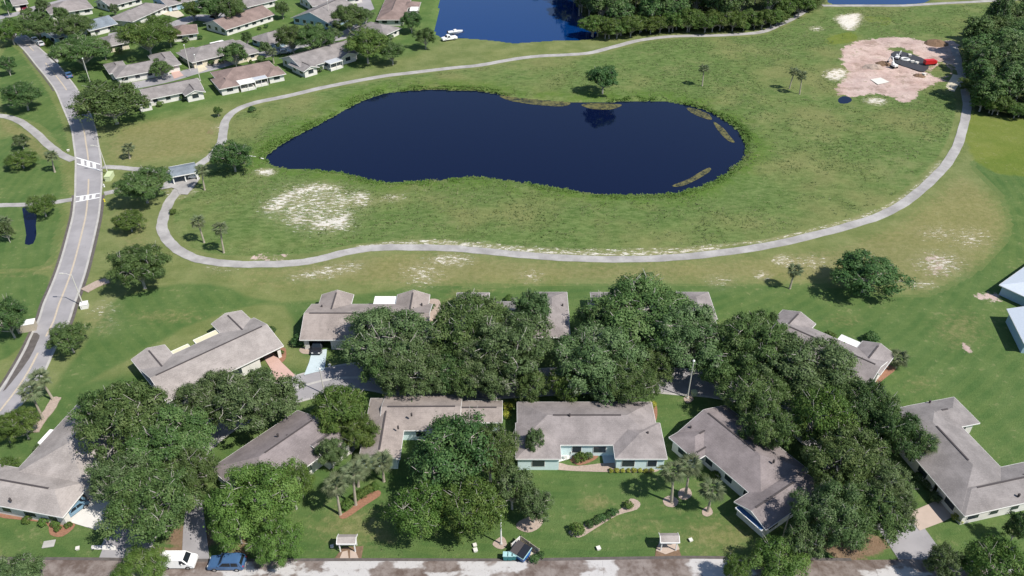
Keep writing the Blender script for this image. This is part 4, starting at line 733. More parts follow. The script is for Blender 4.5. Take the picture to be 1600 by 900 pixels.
# middle canopy
T(612,525,72,'grey-green mossy oak over the porch-roofed house','big','leaf_moss',11); T(642,570,62,'green oak between court road and white porch house','big','leaf_olive',10); T(595,575,40,'shaded oak beside the pale blue driveway','mid','leaf_oak',8)
T(732,510,68,'dark green oak left of the central house roof','big','leaf_oak',12); T(795,537,70,'tall mossy oak covering the central house','big','leaf_moss',12); T(765,572,55,'mossy oak with silvery limbs over the court road','big','leaf_moss',9); T(700,585,36,'dark oak at the foot of the central canopy','mid','leaf_dark',8); T(830,490,34,'oak top rising against the central roof','mid','leaf_moss',11)
T(935,562,76,'wide grey-green oak above the blue-walled house','big','leaf_moss',11); T(885,600,34,'fresh green tree above the blue-walled house','round','leaf_bright',7); T(985,600,44,'oak overhanging the right roof corner of blue-walled house','big','leaf_oak',9)
T(1010,492,84,'largest dark oak in front of the hidden house','big','leaf_oak',11); T(1075,525,66,'pale mossy oak at the right of the central canopy','big','leaf_moss',11); T(945,500,40,'dark oak beside the central house gap','mid','leaf_dark',10)
T(1182,540,62,'dark oak at the left of the right-hand canopy','big','leaf_oak',11.5); T(1266,578,74,'broad grey-green oak over the skylight house','big','leaf_moss',11.5); T(1180,618,55,'shadowy oak above the diagonal right house','big','leaf_oak',9); T(1195,515,32,'oak before the rear gable of the skylight house','mid','leaf_oak',9)
T(1283,650,50,'bright green patch tree within the right-hand canopy','round','leaf_bright',11.5); T(1345,640,52,'dark evergreen oak right of the bright patch','big','leaf_dark',10); T(1395,675,50,'dark oak touching the corner house roof','big','leaf_dark',10)
T(1322,722,62,'oak behind the diagonal right house roof','big','leaf_oak',10); T(1360,745,56,'oak beside the grass strip of the corner house','big','leaf_olive',9); T(1298,805,60,'grey feathery tree at the end of the blue awning','puff','leaf_olive',10); T(1350,800,58,'oak overhanging the right-hand lane','big','leaf_oak',9)
T(1215,878,46,'bright green tree at the bottom street, right of centre','round','leaf_bright',6); T(1150,890,24,'low bright tree cut by the bottom edge','round','leaf_bright',5); T(1560,885,56,'bright green tree at bottom right corner','round','leaf_bright',8); T(1475,880,32,'olive tree right of the lane mouth','mid','leaf_olive',6); T(1592,822,20,'dark tree at right edge by corner house','mid','leaf_dark',6)
T(705,705,82,'big dark rounded oak over the taupe front roof','round','leaf_dark',10.5); T(655,800,50,'dense bright green tree nearest the street, centre left','round','leaf_bright',8.5); T(735,790,56,'green tree left of the white lawn pole','round','leaf_bright',9); T(765,710,48,'green oak at the corner of the blue-walled house','big','leaf_oak',9.5); T(800,760,40,'grey-green tree at the left end of the lawn','mid','leaf_olive',8); T(835,790,30,'small mossy tree in a round mulch bed','mid','leaf_moss',6); T(835,690,18,'grey mossy sapling over the left front wing','mid','leaf_moss',6)
T(220,893,48,'lime tree in front of the white van, bottom edge','puff','leaf_lime',5); T(25,897,38,'grey mossy tree in the bottom left corner','mid','leaf_moss',5)
for x, y, r, m, l in ((622,594,30,'leaf_oak','low oak over the court road beside driveway end'),(672,598,32,'leaf_moss','low mossy oak over the court road, left of centre'),(722,600,32,'leaf_oak','low oak over the court road above the taupe roof'),(775,600,32,'leaf_moss','low mossy oak between the two front roofs'),(830,602,30,'leaf_oak','low oak over the left rear roof of blue-walled house'),(945,610,34,'leaf_moss','low mossy oak over the rear roof of blue-walled house'),(1025,575,34,'leaf_oak','low oak where the court road shows beneath'),(1130,590,36,'leaf_oak','low oak between the lawn pole and right canopy')):
    T(x, y-4, r, l, 'mid', m, 7.5, group='low oaks along the court road')
# left side
T(215,415,52,'sprawling dark oak with pale limbs beside the main road','big','leaf_oak',9); T(222,288,40,'dark oak between the two footpaths by the shelter','big','leaf_oak',8); T(362,241,33,'round dark oak at the pond end of the path','round','leaf_dark',8); T(201,345,26,'bright green low tree right of the crosswalk','round','leaf_bright',4.5)
T(172,158,56,'giant oak shading the main road at the bend','round','leaf_oak',11); T(35,147,30,'dark oak on the lawn left of the bend','round','leaf_dark',8); T(65,320,22,'green tree at the head of the narrow ditch','round','leaf_bright',5); T(32,249,24,'wide flat green tree on the left lawn','round','leaf_bright',4); T(32,219,15,'small round tree beside the left footpath','mid','leaf_olive',4)
T(105,526,33,'wind-blown oak hanging over the main road kerb','mid','leaf_oak',6); T(8,495,34,'dark tree cut by left edge beside main road','round','leaf_dark',8); T(32,660,30,'lime green tree below the paired palms','puff','leaf_lime',6); T(5,670,22,'lime tree cut by left edge','puff','leaf_lime',5); T(12,728,16,'bright bush tree cut by left edge','round','leaf_bright',3); T(62,703,10,'dark shrub tree by the white porch roof','mid','leaf_olive',3); T(8,360,12,'grey palm-like tree cut by left edge','mid','leaf_olive',5)
# town trees
for a in ((14,46,24,'leafy tree in the far left corner beside the road','round','leaf_bright'),(55,36,34,'dark oak where the road leaves at upper left','big','leaf_oak'),(112,42,32,'oak in front of the small blue-grey roof','big','leaf_oak'),(125,80,42,'wide oak right of the upper road','big','leaf_oak'),(228,55,38,'big round puffy tree amid the far lawns','puff','leaf_bright'),(262,52,20,'green side tree touching the brown far roof','round','leaf_bright'),(250,105,17,'small oak before the pink far driveway','mid','leaf_oak'),(365,82,23,'flat-topped tree before the white far porch','mid','leaf_oak'),(335,10,30,'twin oak, left one at the far turning circle','big','leaf_oak'),(362,14,24,'twin oak, right one at the far turning circle','big','leaf_oak'),(300,14,16,'leafy tree beside the far carport','round','leaf_bright'),(440,13,14,'lone tree on the far lawn near top edge','mid','leaf_oak'),(385,58,9,'sapling behind the long brown house','mid','leaf_oak'),(455,58,26,'round tree, left of three by far street','puff','leaf_oak'),(490,60,30,'round tree, middle of three by far street','puff','leaf_oak'),(545,26,27,'dark tree right of the broad grey gable','round','leaf_oak'),(570,22,14,'olive tree beside the turning circle','mid','leaf_olive'),(572,68,35,'dense bright tree, largest above the fairway','round','leaf_bright'),(612,80,20,'smaller tree beside the dense bright tree','round','leaf_oak'),(642,32,18,'dark tree below the lakeside house','round','leaf_dark'),(664,56,19,'tree casting shadow near the lake shore','mid','leaf_oak'),(10,100,15,'dark tree at left edge above the path','mid','leaf_dark'),(95,22,14,'mid tree before the top left grey roof','mid','leaf_oak'),(10,10,10,'tree in extreme top left corner','mid','leaf_dark'),(275,-2,10,'tree by the white carport post','mid','leaf_dark'),(160,75,16,'oak limb tree beside far cream house','mid','leaf_oak'),(415,75,10,'low tree between far houses','mid','leaf_olive'),(520,52,14,'olive tree, right of three by far street','mid','leaf_olive'),(65,8,12,'olive tree behind the maroon car','mid','leaf_olive'),(178,14,8,'brownish tree beside grey far roof','mid','leaf_olive')):
    T(a[0],a[1],a[2],a[3],a[4],a[5],None if a[4]!='big' else 10,group='trees among the far houses')
for k, (x, y) in enumerate(((150,52),(178,44),(200,40),(215,36),(158,22),(262,30),(290,62),(312,58),(276,92),(300,92),(215,118),(236,116),(262,110),(205,92),(330,98),(345,96),(392,96),(408,92),(455,95),(430,110),(470,86),(500,44),(528,40),(592,34),(628,34),(648,20),(610,58),(355,50),(380,40),(60,18),(45,16),(115,26),(140,54),(186,78),(285,152),(310,146),(350,142),(366,134),(500,108),(540,92))):
    S_ = ('leaf_bright', 'leaf_oak', 'leaf_olive', 'leaf_dark')[k % 4]
    T(x, y, 4+(k*7 % 4), 'small garden shrub planted close to a far house', 'bush', S_, None, group='garden shrubs among the far houses', cat='shrub')
# field trees
T(943,121,26,'lone oak on the far bank of the big pond','mid','leaf_dark',8.5); T(1357,424,58,'lone spreading oak on the right-hand fairway','mid','leaf_dark',8); T(340,173,8,'sapling where the cart path bends',"mid",'leaf_bright',3)
T(393,170,7,'small bush above the path bend','bush','leaf_dark'); T(270,331,6,'small bush inside the path curve','bush','leaf_bright'); T(66,573,1,'low weed by road','bush','leaf_olive')
# woods: trunks one can tell apart, nothing sets one apart from the next
rw = random.Random(3)
def wood(n, poly, lab, grp, hs, mats, rr):
    W = [G(*p) for p in poly]; x0, x1 = min(p.x for p in W), max(p.x for p in W); y0, y1 = min(p.y for p in W), max(p.y for p in W); k = 0; tries = 0; pts = []
    while k < n and tries < 20000:
        tries += 1; x, y = rw.uniform(x0, x1), rw.uniform(y0, y1); ins = False; m = len(W)
        for i in range(m):
            a, b = W[i], W[(i+1) % m]
            if (a.y > y) != (b.y > y) and x < (b.x-a.x)*(y-a.y)/(b.y-a.y)+a.x: ins = not ins
        if not ins or any((x-u)**2+(y-v)**2 < rr*rr for u, v in pts): continue
        pts.append((x, y)); k += 1; cm, tm, R0, H0 = PROTO['wood'][k % 4]
        root = thing('forest_tree', lab, 'tree', (x, y, 0), rw.uniform(0, 6.28), grp); hh = rw.uniform(*hs); s = rw.uniform(.85, 1.35); q = (s, s, hh/H0)
        t_ = link('trunk', tm, None, root); c_ = link('crown', cm, None, root); t_.scale = q; c_.scale = q
        c_.material_slots[0].link = 'OBJECT'; c_.material_slots[0].material = MATS[rw.choice(mats)]
wood(120, [(905,38),(930,45),(1000,52),(1060,46),(1150,44),(1200,38),(1255,16),(1290,4),(1290,-40),(870,-40),(890,0)], 'tall tree packed in the wood behind the upper cart path', 'wood beyond the cart path', (10, 17), ('leaf_wood','leaf_wood','leaf_oak'), 3.6)
wood(34, [(760,-75),(1290,-75),(1290,-45),(870,-48),(800,-58)], 'tall tree behind the wood at the top edge', 'wood at the top edge', (13, 19), ('leaf_wood','leaf_oak'), 6)
wood(60, [(1528,175),(1514,140),(1512,95),(1520,60),(1560,30),(1640,10),(1690,80),(1690,195),(1600,183),(1560,183)], 'tall tree packed in the dark wood at the right edge', 'wood at the right edge', (8, 13), ('leaf_wood','leaf_wood','leaf_oak'), 4.0)
def edge_bushes(pts, n, lab, grp, mat, r0, r1):
    W = crom([G(*p) for p in pts], 12)
    for i in range(n):
        p = W[int((i+.5)/n*(len(W)-1))]; cm, tm, R0, H0 = PROTO['mid'][i % 3]; s = rw.uniform(r0, r1)
        root = thing('leafy_bush', lab, 'bush', (p.x+rw.uniform(-1.5,1.5), p.y+rw.uniform(-1,2), 0), rw.uniform(0, 6.28), grp)
        t_ = link('trunk', tm, None, root); c_ = link('crown', cm, None, root); q = (s, s, s*rw.uniform(.6, 1)); t_.scale = q; c_.scale = q; c_.material_slots[0].link = 'OBJECT'; c_.material_slots[0].material = MATS[mat]
edge_bushes([(925,55),(960,60),(1000,53),(1060,50),(1130,49),(1190,44),(1230,30),(1270,12)], 34, 'bright leafy bush along the edge of the upper wood', 'bushes fringing the upper wood', 'leaf_bright', .7, 1.15)
edge_bushes([(1590,186),(1560,180),(1535,172),(1522,150),(1516,120),(1516,90)], 14, 'leafy bush along the edge of the right wood', 'bushes fringing the right wood', 'leaf_bright', .5, .85)
T(1562,20,16,'tall thin pine standing out at the top right','wood','leaf_olive',17,name='pine_tree')
# palms
def fan_mesh(seed):
    r = random.Random(seed); mb = MB(); L = 1.0
    mb.tube([(0,0,0),(.5,0,.12),(.85,0,.10)], [.03,.022,.018], 4, False)
    n = 13
    for i in range(n):
        a = (i/(n-1)-.5)*3.6; rad = .85*(1-.22*abs(a)/1.8)*r.uniform(.9, 1.1); d = Vector((math.cos(a), math.sin(a), 0)); o = Vector((.8, 0, .1)); s = Vector((-d.y, d.x, 0))*.06
        m = o+d*rad*.5+Vector((0,0,-.04)); e = o+d*rad+Vector((0,0,-.20-.12*r.random()))
        mb.add([o, m-s, e, m+s+Vector((0,0,.02))], [(0,1,2),(0,2,3)])
    me = mb.mesh('frond'); n_ = len(me.vertices); fattr(me, 'tint', np.array([r.uniform(.2, .9) for _ in range(n_)])); fattr(me, 'moss', np.zeros(n_)); me.materials.append(MATS['frond_green']); return me
FAN = [fan_mesh(i) for i in range(4)]
def palm(px, py, bx, by, label, s=1.0, n=22, group='fan palms', rad=1.9):
    b = G(bx, by); hgt = 6.0
    _, D, F = ray(px, py); 
    hgt = max(1.2, CAM_H - b.y*D/F)                     # crown stands above the foot of the trunk
    root = thing('palm_tree', label, 'palm', (b.x, b.y, 0), 0, group); rp = random.Random(int(px*7+py))
    tx = (px-800)*(CAM_H-hgt)/D - b.x; tx = max(-.9, min(.9, tx))
    MB().tube([(0,0,-.2),(0,0,.3),(tx*.35,0,hgt*.5),(tx,0,hgt)], [.30*s,.22*s,.17*s,.19*s], 8).build('trunk', MATS['bark_palm'], root)
    for i in range(n):
        o = link('frond', FAN[i % 4], None, root); o.location = (tx, 0, hgt); f = i/n
        o.rotation_euler = (rp.uniform(-.3,.3), 1.0*(f-.5)*1.7+rp.uniform(-.15,.15)-.15, i*2.39996); k = s*rad/1.65*rp.uniform(.85, 1.1); o.scale = (k, k, k)
    return root
for a in ((1051,738,1049,785,'left palm of the three on the front lawn'),(1078,727,1071,773,'rear palm of the three on the front lawn'),(1113,766,1106,799,'right palm of the three on the front lawn'),
          (524,757,532,804,'left pale palm near the left mail shelter'),(552,738,556,789,'tallest pale palm behind the left mail shelter'),(566,728,560,760,'palm behind the tallest pale palm'),(597,722,600,752,'shaded palm at the wing tip of the taupe house'),
          (62,592,83,625,'right palm of the pair beside the main road'),(47,612,68,656,'left palm of the pair beside the main road'),(1449,694,1432,730,'palm at the dark oaks by the corner house'),
          (200,232,203,248,'short clump palm on the dry fairway'),(80,243,86,269,'slender palm on the lawn left of the road'),(315,266,320,297,'tall slim palm beside the cart shelter'),(309,347,319,379,'left palm of the pair inside the path curve'),(344,357,350,395,'right palm of the pair inside the path curve'),
          (1242,423,1234,451,'slim palm left of the lone fairway oak'),(1100,107,1097,134,'lone palm on the far field'),(1241,113,1233,140,'left palm of the pair in the far field'),(1253,119,1249,148,'right palm of the pair in the far field'),(425,80,428,99,'slim palm between the far houses'),(6,347,9,365,'palm cut by the left edge by the ditch'),(1404,561,1399,574,'small palm at the end of the skylight house')):
    palm(*a, rad=2.1 if a[1] > 500 else 1.9)
# shrubs
def S(px, py, r, label, mat='leaf_bright', group='shrubs', Hh=None): T(px, py, r, label, 'bush', mat, Hh, group=group, cat='shrub')
for x, r, l in ((41,9,'round clipped shrub, leftmost by bottom left house'),(68,9,'yellowish round shrub, second by bottom left house'),(87,8,'round shrub, third by bottom left house'),(106,7,'round shrub beside the white driveway')):
    S(x, 812+(x-41)*.12, r, l, 'leaf_lime' if x == 68 else 'leaf_bright')
S(90,826,6,'low shrub below the clipped shrubs of bottom left house'); S(902,827,13,'round dark shrub at the tip of the island bed','leaf_bright')
for i, (x, y) in enumerate(((921,818),(931,815),(940,809),(950,805),(959,800))): S(x, y, 8, 'low hedge shrub in a row along the island bed', 'leaf_dark', 'hedge row in the island bed')
S(982,789,8,'small shrub alone at the wide end of island bed','leaf_bright')
for i in range(8): S(955+i*9, 735, 4.5, 'small yellow shrub in the row under the right front wing', 'leaf_yellow', 'yellow shrubs under the right wing')
S(1031,727,8,'yellow shrub at the right front corner of blue-walled house','leaf_yellow'); S(906,714,12,'leafy green shrub in the front court'); S(920,712,8,'smaller shrub left in the front court','leaf_olive'); S(1019,632,8,'yellow shrub at the right rear corner of blue-walled house','leaf_yellow')
S(793,634,9,'yellow-green hedge shrub between the two front houses','leaf_yellow'); S(792,648,8,'lower yellow-green hedge shrub between the two front houses','leaf_yellow'); S(804,630,9,'green hedge shrub against the blue-walled house')
S(1118,741,9,'yellow-green shrub in the entry corner of the awning house','leaf_lime'); S(1101,745,8,'dark shrub in the entry corner of the awning house','leaf_olive'); S(1084,716,6,'small shrub behind the rear lawn palm','leaf_olive')
S(1498,808,10,'bright yellow shrub at corner house driveway','leaf_yellow'); S(1461,778,10,'leafy shrub left of the corner house carport','leaf_olive'); S(1450,757,9,'orange-tinged shrub along the corner house wall','leaf_olive'); S(1438,743,10,'pale shrub along the corner house wall','leaf_moss')
S(420,517,11,'dark round shrub behind the cream porch house','leaf_dark'); S(438,551,6,'small shrub in the orange bed by the pink driveway'); S(470,530,15,'dark bush left of the pale blue driveway','leaf_dark'); S(478,522,10,'second dark bush left of the pale blue driveway','leaf_olive')
S(1362,527,12,'round dark shrub beside the skylight porch','leaf_dark'); S(1298,524,10,'bright shrub left of the skylight porch'); S(1376,604,7,'lime shrub at the end of the skylight house','leaf_lime'); S(673,480,8,'shrub in the gravel bed beside the porch house','leaf_olive'); S(795,466,8,'bright shrub behind the central house')
for i, (x, y) in enumerate(((540,790),(547,783),(556,776),(566,771),(576,765),(586,760))): S(x, y, 9, 'low hedge shrub in the curved row behind the pale palms', 'leaf_bright', 'hedge row behind the pale palms')
S(540,698,11,'bright shrub under the diagonal house end wall'); S(250,162,6,'bright round shrub at the white far wall','leaf_lime'); S(132,121,9,'dark round shrub at the far road bend','leaf_dark'); S(412,124,7,'dark shrub before the screened far porch','leaf_dark')
for i, (x, y) in enumerate(((65,58),(69,61),(73,64),(77,67))): S(x, y, 6, 'clipped bright hedge beside the far curved road', 'leaf_lime', 'clipped hedge by the far road')
S(405,44,4,'left dark dot shrub on the far lawn','leaf_dark'); S(416,41,4,'right dark dot shrub on the far lawn','leaf_dark'); S(835,873,9,'dark shrub beside the blue dumpster','leaf_dark',Hh=1.2); S(845,866,8,'shrub right behind the dumpster screen','leaf_dark',Hh=1.2)
# ------------------------------------------------------------ vehicles
def vehicle(name, label, cat, px, py, head, L, W, Hh, paint, prof, shield, back, sidew, zbelt, roofmat=None, group=None):
    """prof: side outline as (x, z) fractions from rear to nose over the top; shield/back: outline edges that are glass"""
    p = G(px, py, 0.6); root = thing(name, label, cat, (p.x, p.y, 0.07), head, group); n = len(prof)
    pts = [((x-.5)*L, z*Hh) for x, z in prof]
    def hw(z): return W/2*(1.0 if z <= zbelt*Hh else 1.0-.17*(z-zbelt*Hh)/((1-zbelt)*Hh))
    vs = [(x, -hw(z), z) for x, z in pts]+[(x, hw(z), z) for x, z in pts]
    fs = [tuple(range(n)), tuple(reversed(range(n, 2*n)))]+[(i, i+n, (i+1) % n+n, (i+1) % n) for i in range(n)]
    me = MB().add(vs, fs).mesh('body'); bm = bmesh.new(); bm.from_mesh(me); bmesh.ops.recalc_face_normals(bm, faces=bm.faces)
    bmesh.ops.bevel(bm, geom=list(bm.edges), offset=.07, segments=2, affect='EDGES', clamp_overlap=True); bm.to_mesh(me); bm.free()
    body = link('body', me, MATS[paint], root)
    def glass(i, nm, k=.85):
        (x0, z0), (x1, z1) = pts[i], pts[(i+1) % n]; d = Vector((x1-x0, 0, z1-z0)).normalized(); nr = Vector((-d.z, 0, d.x)); 
        if nr.z < 0: nr = -nr
        a = Vector((x0, 0, z0))+d*.08; b = Vector((x1, 0, z1))-d*.08; w0, w1 = hw(z0)*k, hw(z1)*k
        MB().add([a+nr*.012+Vector((0,-w0,0)), a+nr*.012+Vector((0,w0,0)), b+nr*.012+Vector((0,w1,0)), b+nr*.012+Vector((0,-w1,0)), a-nr*.03+Vector((0,-w0,0)), a-nr*.03+Vector((0,w0,0)), b-nr*.03+Vector((0,w1,0)), b-nr*.03+Vector((0,-w1,0))], [(0,1,2,3),(7,6,5,4),(0,4,5,1),(1,5,6,2),(2,6,7,3),(3,7,4,0)]).build(nm, MATS['car_glass'], body)
    glass(shield, 'windscreen'); 
    if back is not None: glass(back, 'rear_window')
    for s in (-1, 1):
        for q in sidew:
            w = [((x-.5)*L, z*Hh) for x, z in q]; m = len(w)
            MB().add([(x, s*(hw(z)+.012), z) for x, z in w]+[(x, s*(hw(z)-.03), z) for x, z in w], [tuple(range(m)), tuple(reversed(range(m, 2*m)))]+[(i, i+m, (i+1) % m+m, (i+1) % m) for i in range(m)]).build('side_window', MATS['car_glass'], body)
        for fx in (.19, .81):
            x = (fx-.5)*L; y = s*(W/2-.09)
            ty = MB().tube([(x, y-.11, .33), (x, y+.11, .33)], [.33, .33], 12).build('tyre', MATS['tyre'], root)
            MB().tube([(x, y-.125, .33), (x, y+.125, .33)], [.19, .19], 8).build('rim', MATS['rim'], ty)
        MB().box(L/2-.10, L/2+.015, s*W*.33-.16, s*W*.33+.16, .32*Hh+.08, .32*Hh+.24).build('headlight', MATS['lamp_lens'], body)
        MB().box(-L/2-.015, -L/2+.08, s*W*.40-.09, s*W*.40+.09, .45*Hh, .45*Hh+.2).build('tail_light', MATS['red_paint'], body)
        MB().box(.16*L, .16*L+.14, s*(W/2+.02)-.1, s*(W/2+.02)+.1, zbelt*Hh, zbelt*Hh+.16).build('wing_mirror', MATS[paint], body)
    return root
VAN = [(0,.14),(.0,.55),(.02,.95),(.06,1),(.66,1),(.70,.98),(.84,.60),(.97,.50),(1,.40),(1,.14)]
CAR = [(0,.2),(0,.52),(.03,.62),(.10,.66),(.24,.97),(.30,1),(.55,1),(.60,.98),(.74,.64),(.96,.53),(1,.45),(1,.2)]
SUV = [(0,.2),(0,.55),(.03,.62),(.09,.95),(.13,1),(.52,1),(.57,.98),(.70,.63),(.95,.54),(1,.45),(1,.2)]
PICK = [(0,.22),(0,.56),(.02,.58),(.40,.58),(.42,.60),(.46,.97),(.50,1),(.62,1),(.66,.98),(.76,.62),(.97,.54),(1,.45),(1,.22)]
cside = [[(.20,.66),(.29,.93),(.42,.94),(.42,.65)],[(.44,.65),(.44,.94),(.57,.93),(.68,.65)]]
vehicle('delivery_van', 'white panel van parked on the bottom street', 'van', 280, 877, 0.0, 4.5, 1.85, 1.85, 'paint_white_car', VAN, 5, None, [[(.60,.60),(.60,.90),(.69,.90),(.79,.60)]], .58)
vehicle('parked_vehicle', 'blue sport utility vehicle under the lime tree on bottom street', 'car', 355, 880, math.pi, 4.75, 1.9, 1.75, 'paint_blue_car', SUV, 6, 2, [[(.13,.64),(.15,.93),(.32,.94),(.32,.63)],[(.34,.63),(.34,.94),(.54,.93),(.65,.63)]], .62)
a = G(105,795); b = G(122,793)
vehicle('parked_car', 'pale blue car half under the eave of bottom left house', 'car', 113, 796, math.radians(-122), 4.3, 1.8, 1.5, 'paint_sky_car', CAR, 7, 3, cside, .62)
vehicle('parked_car', 'black car nosing out of the carport on pale blue driveway', 'car', 497, 540, -math.pi/2, 4.4, 1.8, 1.5, 'paint_black_car', CAR, 7, 3, cside, .62)
for x, y, h, pa, l in ((54,62,2.3,'paint_white_car','white car by the far clipped hedge'),(63,68,2.3,'paint_silver_car','silver car nearer the road by the far hedge'),(104,62,.4,'paint_sky_car','blue car under the far trees'),(107,117,2.2,'paint_blue_car','blue car at the far road bend'),(444,81,0.3,'paint_silver_car','silver car on the far street before a grey roof'),(39,12,-1.2,'paint_maroon_car','maroon car in the top left carport'),(272,13,-1.0,'paint_silver_car','silver car on the tan far driveway')):
    vehicle('parked_car', l, 'car', x, y, h, 4.3, 1.8, 1.45, pa, CAR, 7, 3, cside, .62, group='cars parked among the far houses')
vehicle('pickup_truck', 'white pickup backed up to the lake shore', 'truck', 702, 60, math.radians(205), 5.4, 2.0, 1.8, 'paint_white_car', PICK, 8, 4, [[(.48,.62),(.50,.93),(.63,.93),(.72,.62)]], .6)
p = G(711,54); bt = thing('boat', 'white boat on a trailer behind the pickup at lake', 'boat', (p.x, p.y, 0), math.radians(25))
hl = MB(); sec = [(-2.6,.95,.55),(-1,1.05,.5),(1,.9,.5),(2.2,.45,.6),(2.9,.05,.8)]; vs = []
for x, w, zb in sec: vs += [(x,-w,1.25),(x,-w*.55,zb),(x,w*.55,zb),(x,w,1.25)]
hl.add(vs, [(i*4+k, i*4+k+1, i*4+k+5, i*4+k+4) for i in range(4) for k in range(3)]+[(i*4+3, i*4, i*4+4, i*4+7) for i in range(4)]+[(3,2,1,0),(16,17,18,19)]).build('hull', MATS['paint_white_car'], bt)
MB().box(-.4,.5,-.4,.4,1.2,1.8).build('console', MATS['trim_white'], bt); MB().box(-3.0,-2.6,-.2,.2,.8,1.7).build('outboard_motor', MATS['dark_metal'], bt)
tl = MB().beam((-2.4,-.7,.45),(2,-.7,.45),.08,.1).beam((-2.4,.7,.45),(2,.7,.45),.08,.1).beam((2,-.7,.45),(3.6,0,.45),.08,.1).beam((2,.7,.45),(3.6,0,.45),.08,.1).build('trailer_frame', MATS['dark_metal'], bt)
for s in (-1, 1): MB().tube([(-1,s*1.0-.1,.32),(-1,s*1.0+.1,.32)],[.32,.32],10).build('trailer_wheel', MATS['tyre'], tl)
def cart(px, py, head, label, body='paint_white_car'):
    p = G(px, py); r = thing('golf_cart', label, 'golf cart', (p.x, p.y, .17), head)
    MB().prism([(-1.15,-.55),(.9,-.55),(1.2,-.35),(1.2,.35),(.9,.55),(-1.15,.55)], .3, .75).build('body', MATS[body], r); MB().box(-.5,.15,-.5,.5,.75,.95).box(-.62,-.5,-.5,.5,.9,1.35).build('seat', MATS['trim_white'], r)
    rf = MB().prism([(-1.0,-.58),(.75,-.58),(.85,-.45),(.85,.45),(.75,.58),(-1.0,.58)], 1.85, 1.93).build('roof', MATS['trim_white'], r)
    for x in (-.9, .7):
        for y in (-.5, .5): MB().tube([(x,y,.7),(x*.95,y,1.87)],[.025,.025],4).build('roof_post', MATS['dark_metal'], rf)
    for x in (-.8, .8):
        for y in (-.52, .52): MB().tube([(x,y-.09,.22),(x,y+.09,.22)],[.22,.22],9).build('wheel', MATS['tyre'], r)
cart(303, 279, 0.15, 'white golf cart at the right end of the shelter')
# ------------------------------------------------------------ poles and small street furniture
def pole(bx, by, h, label, arm=0.0, mat='pole_grey', dirx=-1, head=True, name='street_lamp', cat='lamp post', group='poles'):
    p = G(bx, by); r = thing(name, label, cat, (p.x, p.y, 0), 0, group)
    MB().tube([(0,0,-.1),(0,0,h*.5),(0,0,h)], [.12,.10,.075], 8).build('shaft', MATS[mat], r); MB().tube([(0,0,0),(0,0,.22)],[.26,.22],8).build('base', MATS['kerb_stone'], r)
    if arm:
        a = MB().tube([(0,0,h-.3),(dirx*arm*.5,0,h+.12),(dirx*arm,0,h+.18)],[.05,.045,.04],5).build('arm', MATS['pole_grey'], r)
        MB().prism([(dirx*arm-.35,-.12),(dirx*arm+.35,-.12),(dirx*arm+.4,0),(dirx*arm+.35,.12),(dirx*arm-.35,.12),(dirx*arm-.4,0)], h+.08, h+.26).build('lamp_head', MATS['pole_grey'], a)
    elif head:
        MB().tube([(0,0,h-.05),(0,0,h+.12),(0,0,h+.3)],[.12,.22,.1],8).build('lamp_head', MATS['lamp_lens'], r)
pole(131,479,7.5,'street lamp with arm over the main road, by white box',1.8); pole(169,272,7.5,'street lamp at the far crosswalk beside pale green cabinet',1.6)
pole(1074,622,8,'plain pole on the lawn between the court road and houses'); pole(783,850,6,'white pole on the front lawn left of the dumpster',0,'trim_white'); pole(507,616,5.5,'thin lamp post at the edge of the court road')
for x, y, l in ((142,132,'pole in front of the giant bend oak'),(297,110,'pole left of the tan far driveway'),(313,126,'pole before the brown far house'),(15,25,'pole beside the top left street'),(301,16,'pole behind the round puffy far tree'),(516,36,'pole before the broad grey gable')):
    pole(x, y, 8.0, l, 0, 'pole_grey', name='utility_pole', cat='pole', group='poles among the far houses')
pole(1222,842,5,'thin bare tree limb beneath the feathery tree by blue awning',0,'pole_wood',head=False,name='utility_pole',cat='pole')  # whitish bare tree limb, built as a straight pole
def kiosk(px, py, label):
    p = G(px, py); r = thing('mail_shelter', label, 'mail shelter', (p.x, p.y, 0), 0, 'mail shelters on the bottom street')
    rf = MB().add([(-1.25,-.75,2.05),(1.25,-.75,2.05),(1.25,0,2.5),(-1.25,0,2.5),(1.25,.75,2.05),(-1.25,.75,2.05),(-1.25,-.75,1.95),(1.25,-.75,1.95),(1.25,0,2.4),(-1.25,0,2.4),(1.25,.75,1.95),(-1.25,.75,1.95)], [(0,1,2,3),(3,2,4,5),(9,8,7,6),(11,10,8,9),(0,6,7,1),(4,10,11,5),(1,7,8,2),(2,8,10,4),(3,9,6,0),(5,11,9,3)]).build('roof', MATS['shingle_pale'], r)
    MB().beam((-1.28,-.8,1.98),(1.28,-.8,1.98),.08,.2).beam((1.28,-.8,1.98),(1.28,0,2.43),.08,.16).beam((1.28,0,2.43),(1.28,.8,1.98),.08,.16).beam((-1.28,-.8,1.98),(-1.28,0,2.43),.08,.16).beam((-1.28,0,2.43),(-1.28,.8,1.98),.08,.16).build('fascia', MATS['trim_white'], rf)
    for x in (-1, 1):
        for y in (-.55, .55): MB().box(x-.07,x+.07,y-.07,y+.07,0,2.1).build('post', MATS['trim_white'], r)
    for x in (-.5, 0, .5):
        b = MB().box(x-.21,x+.21,.1,.45,.75,1.6).build('mailbox', MATS['porch_grey'], r); MB().box(x-.17,x+.17,.08,.1,1.0,1.5).build('door', MATS['trim_white'], b)
    MB().box(-.9,.9,.2,.35,.45,.74).build('box_stand', MATS['trim_white'], r)
kiosk(545,857,'small gabled mail shelter, left one on the bottom street'); kiosk(1043,855,'small gabled mail shelter, right one on the bottom street')
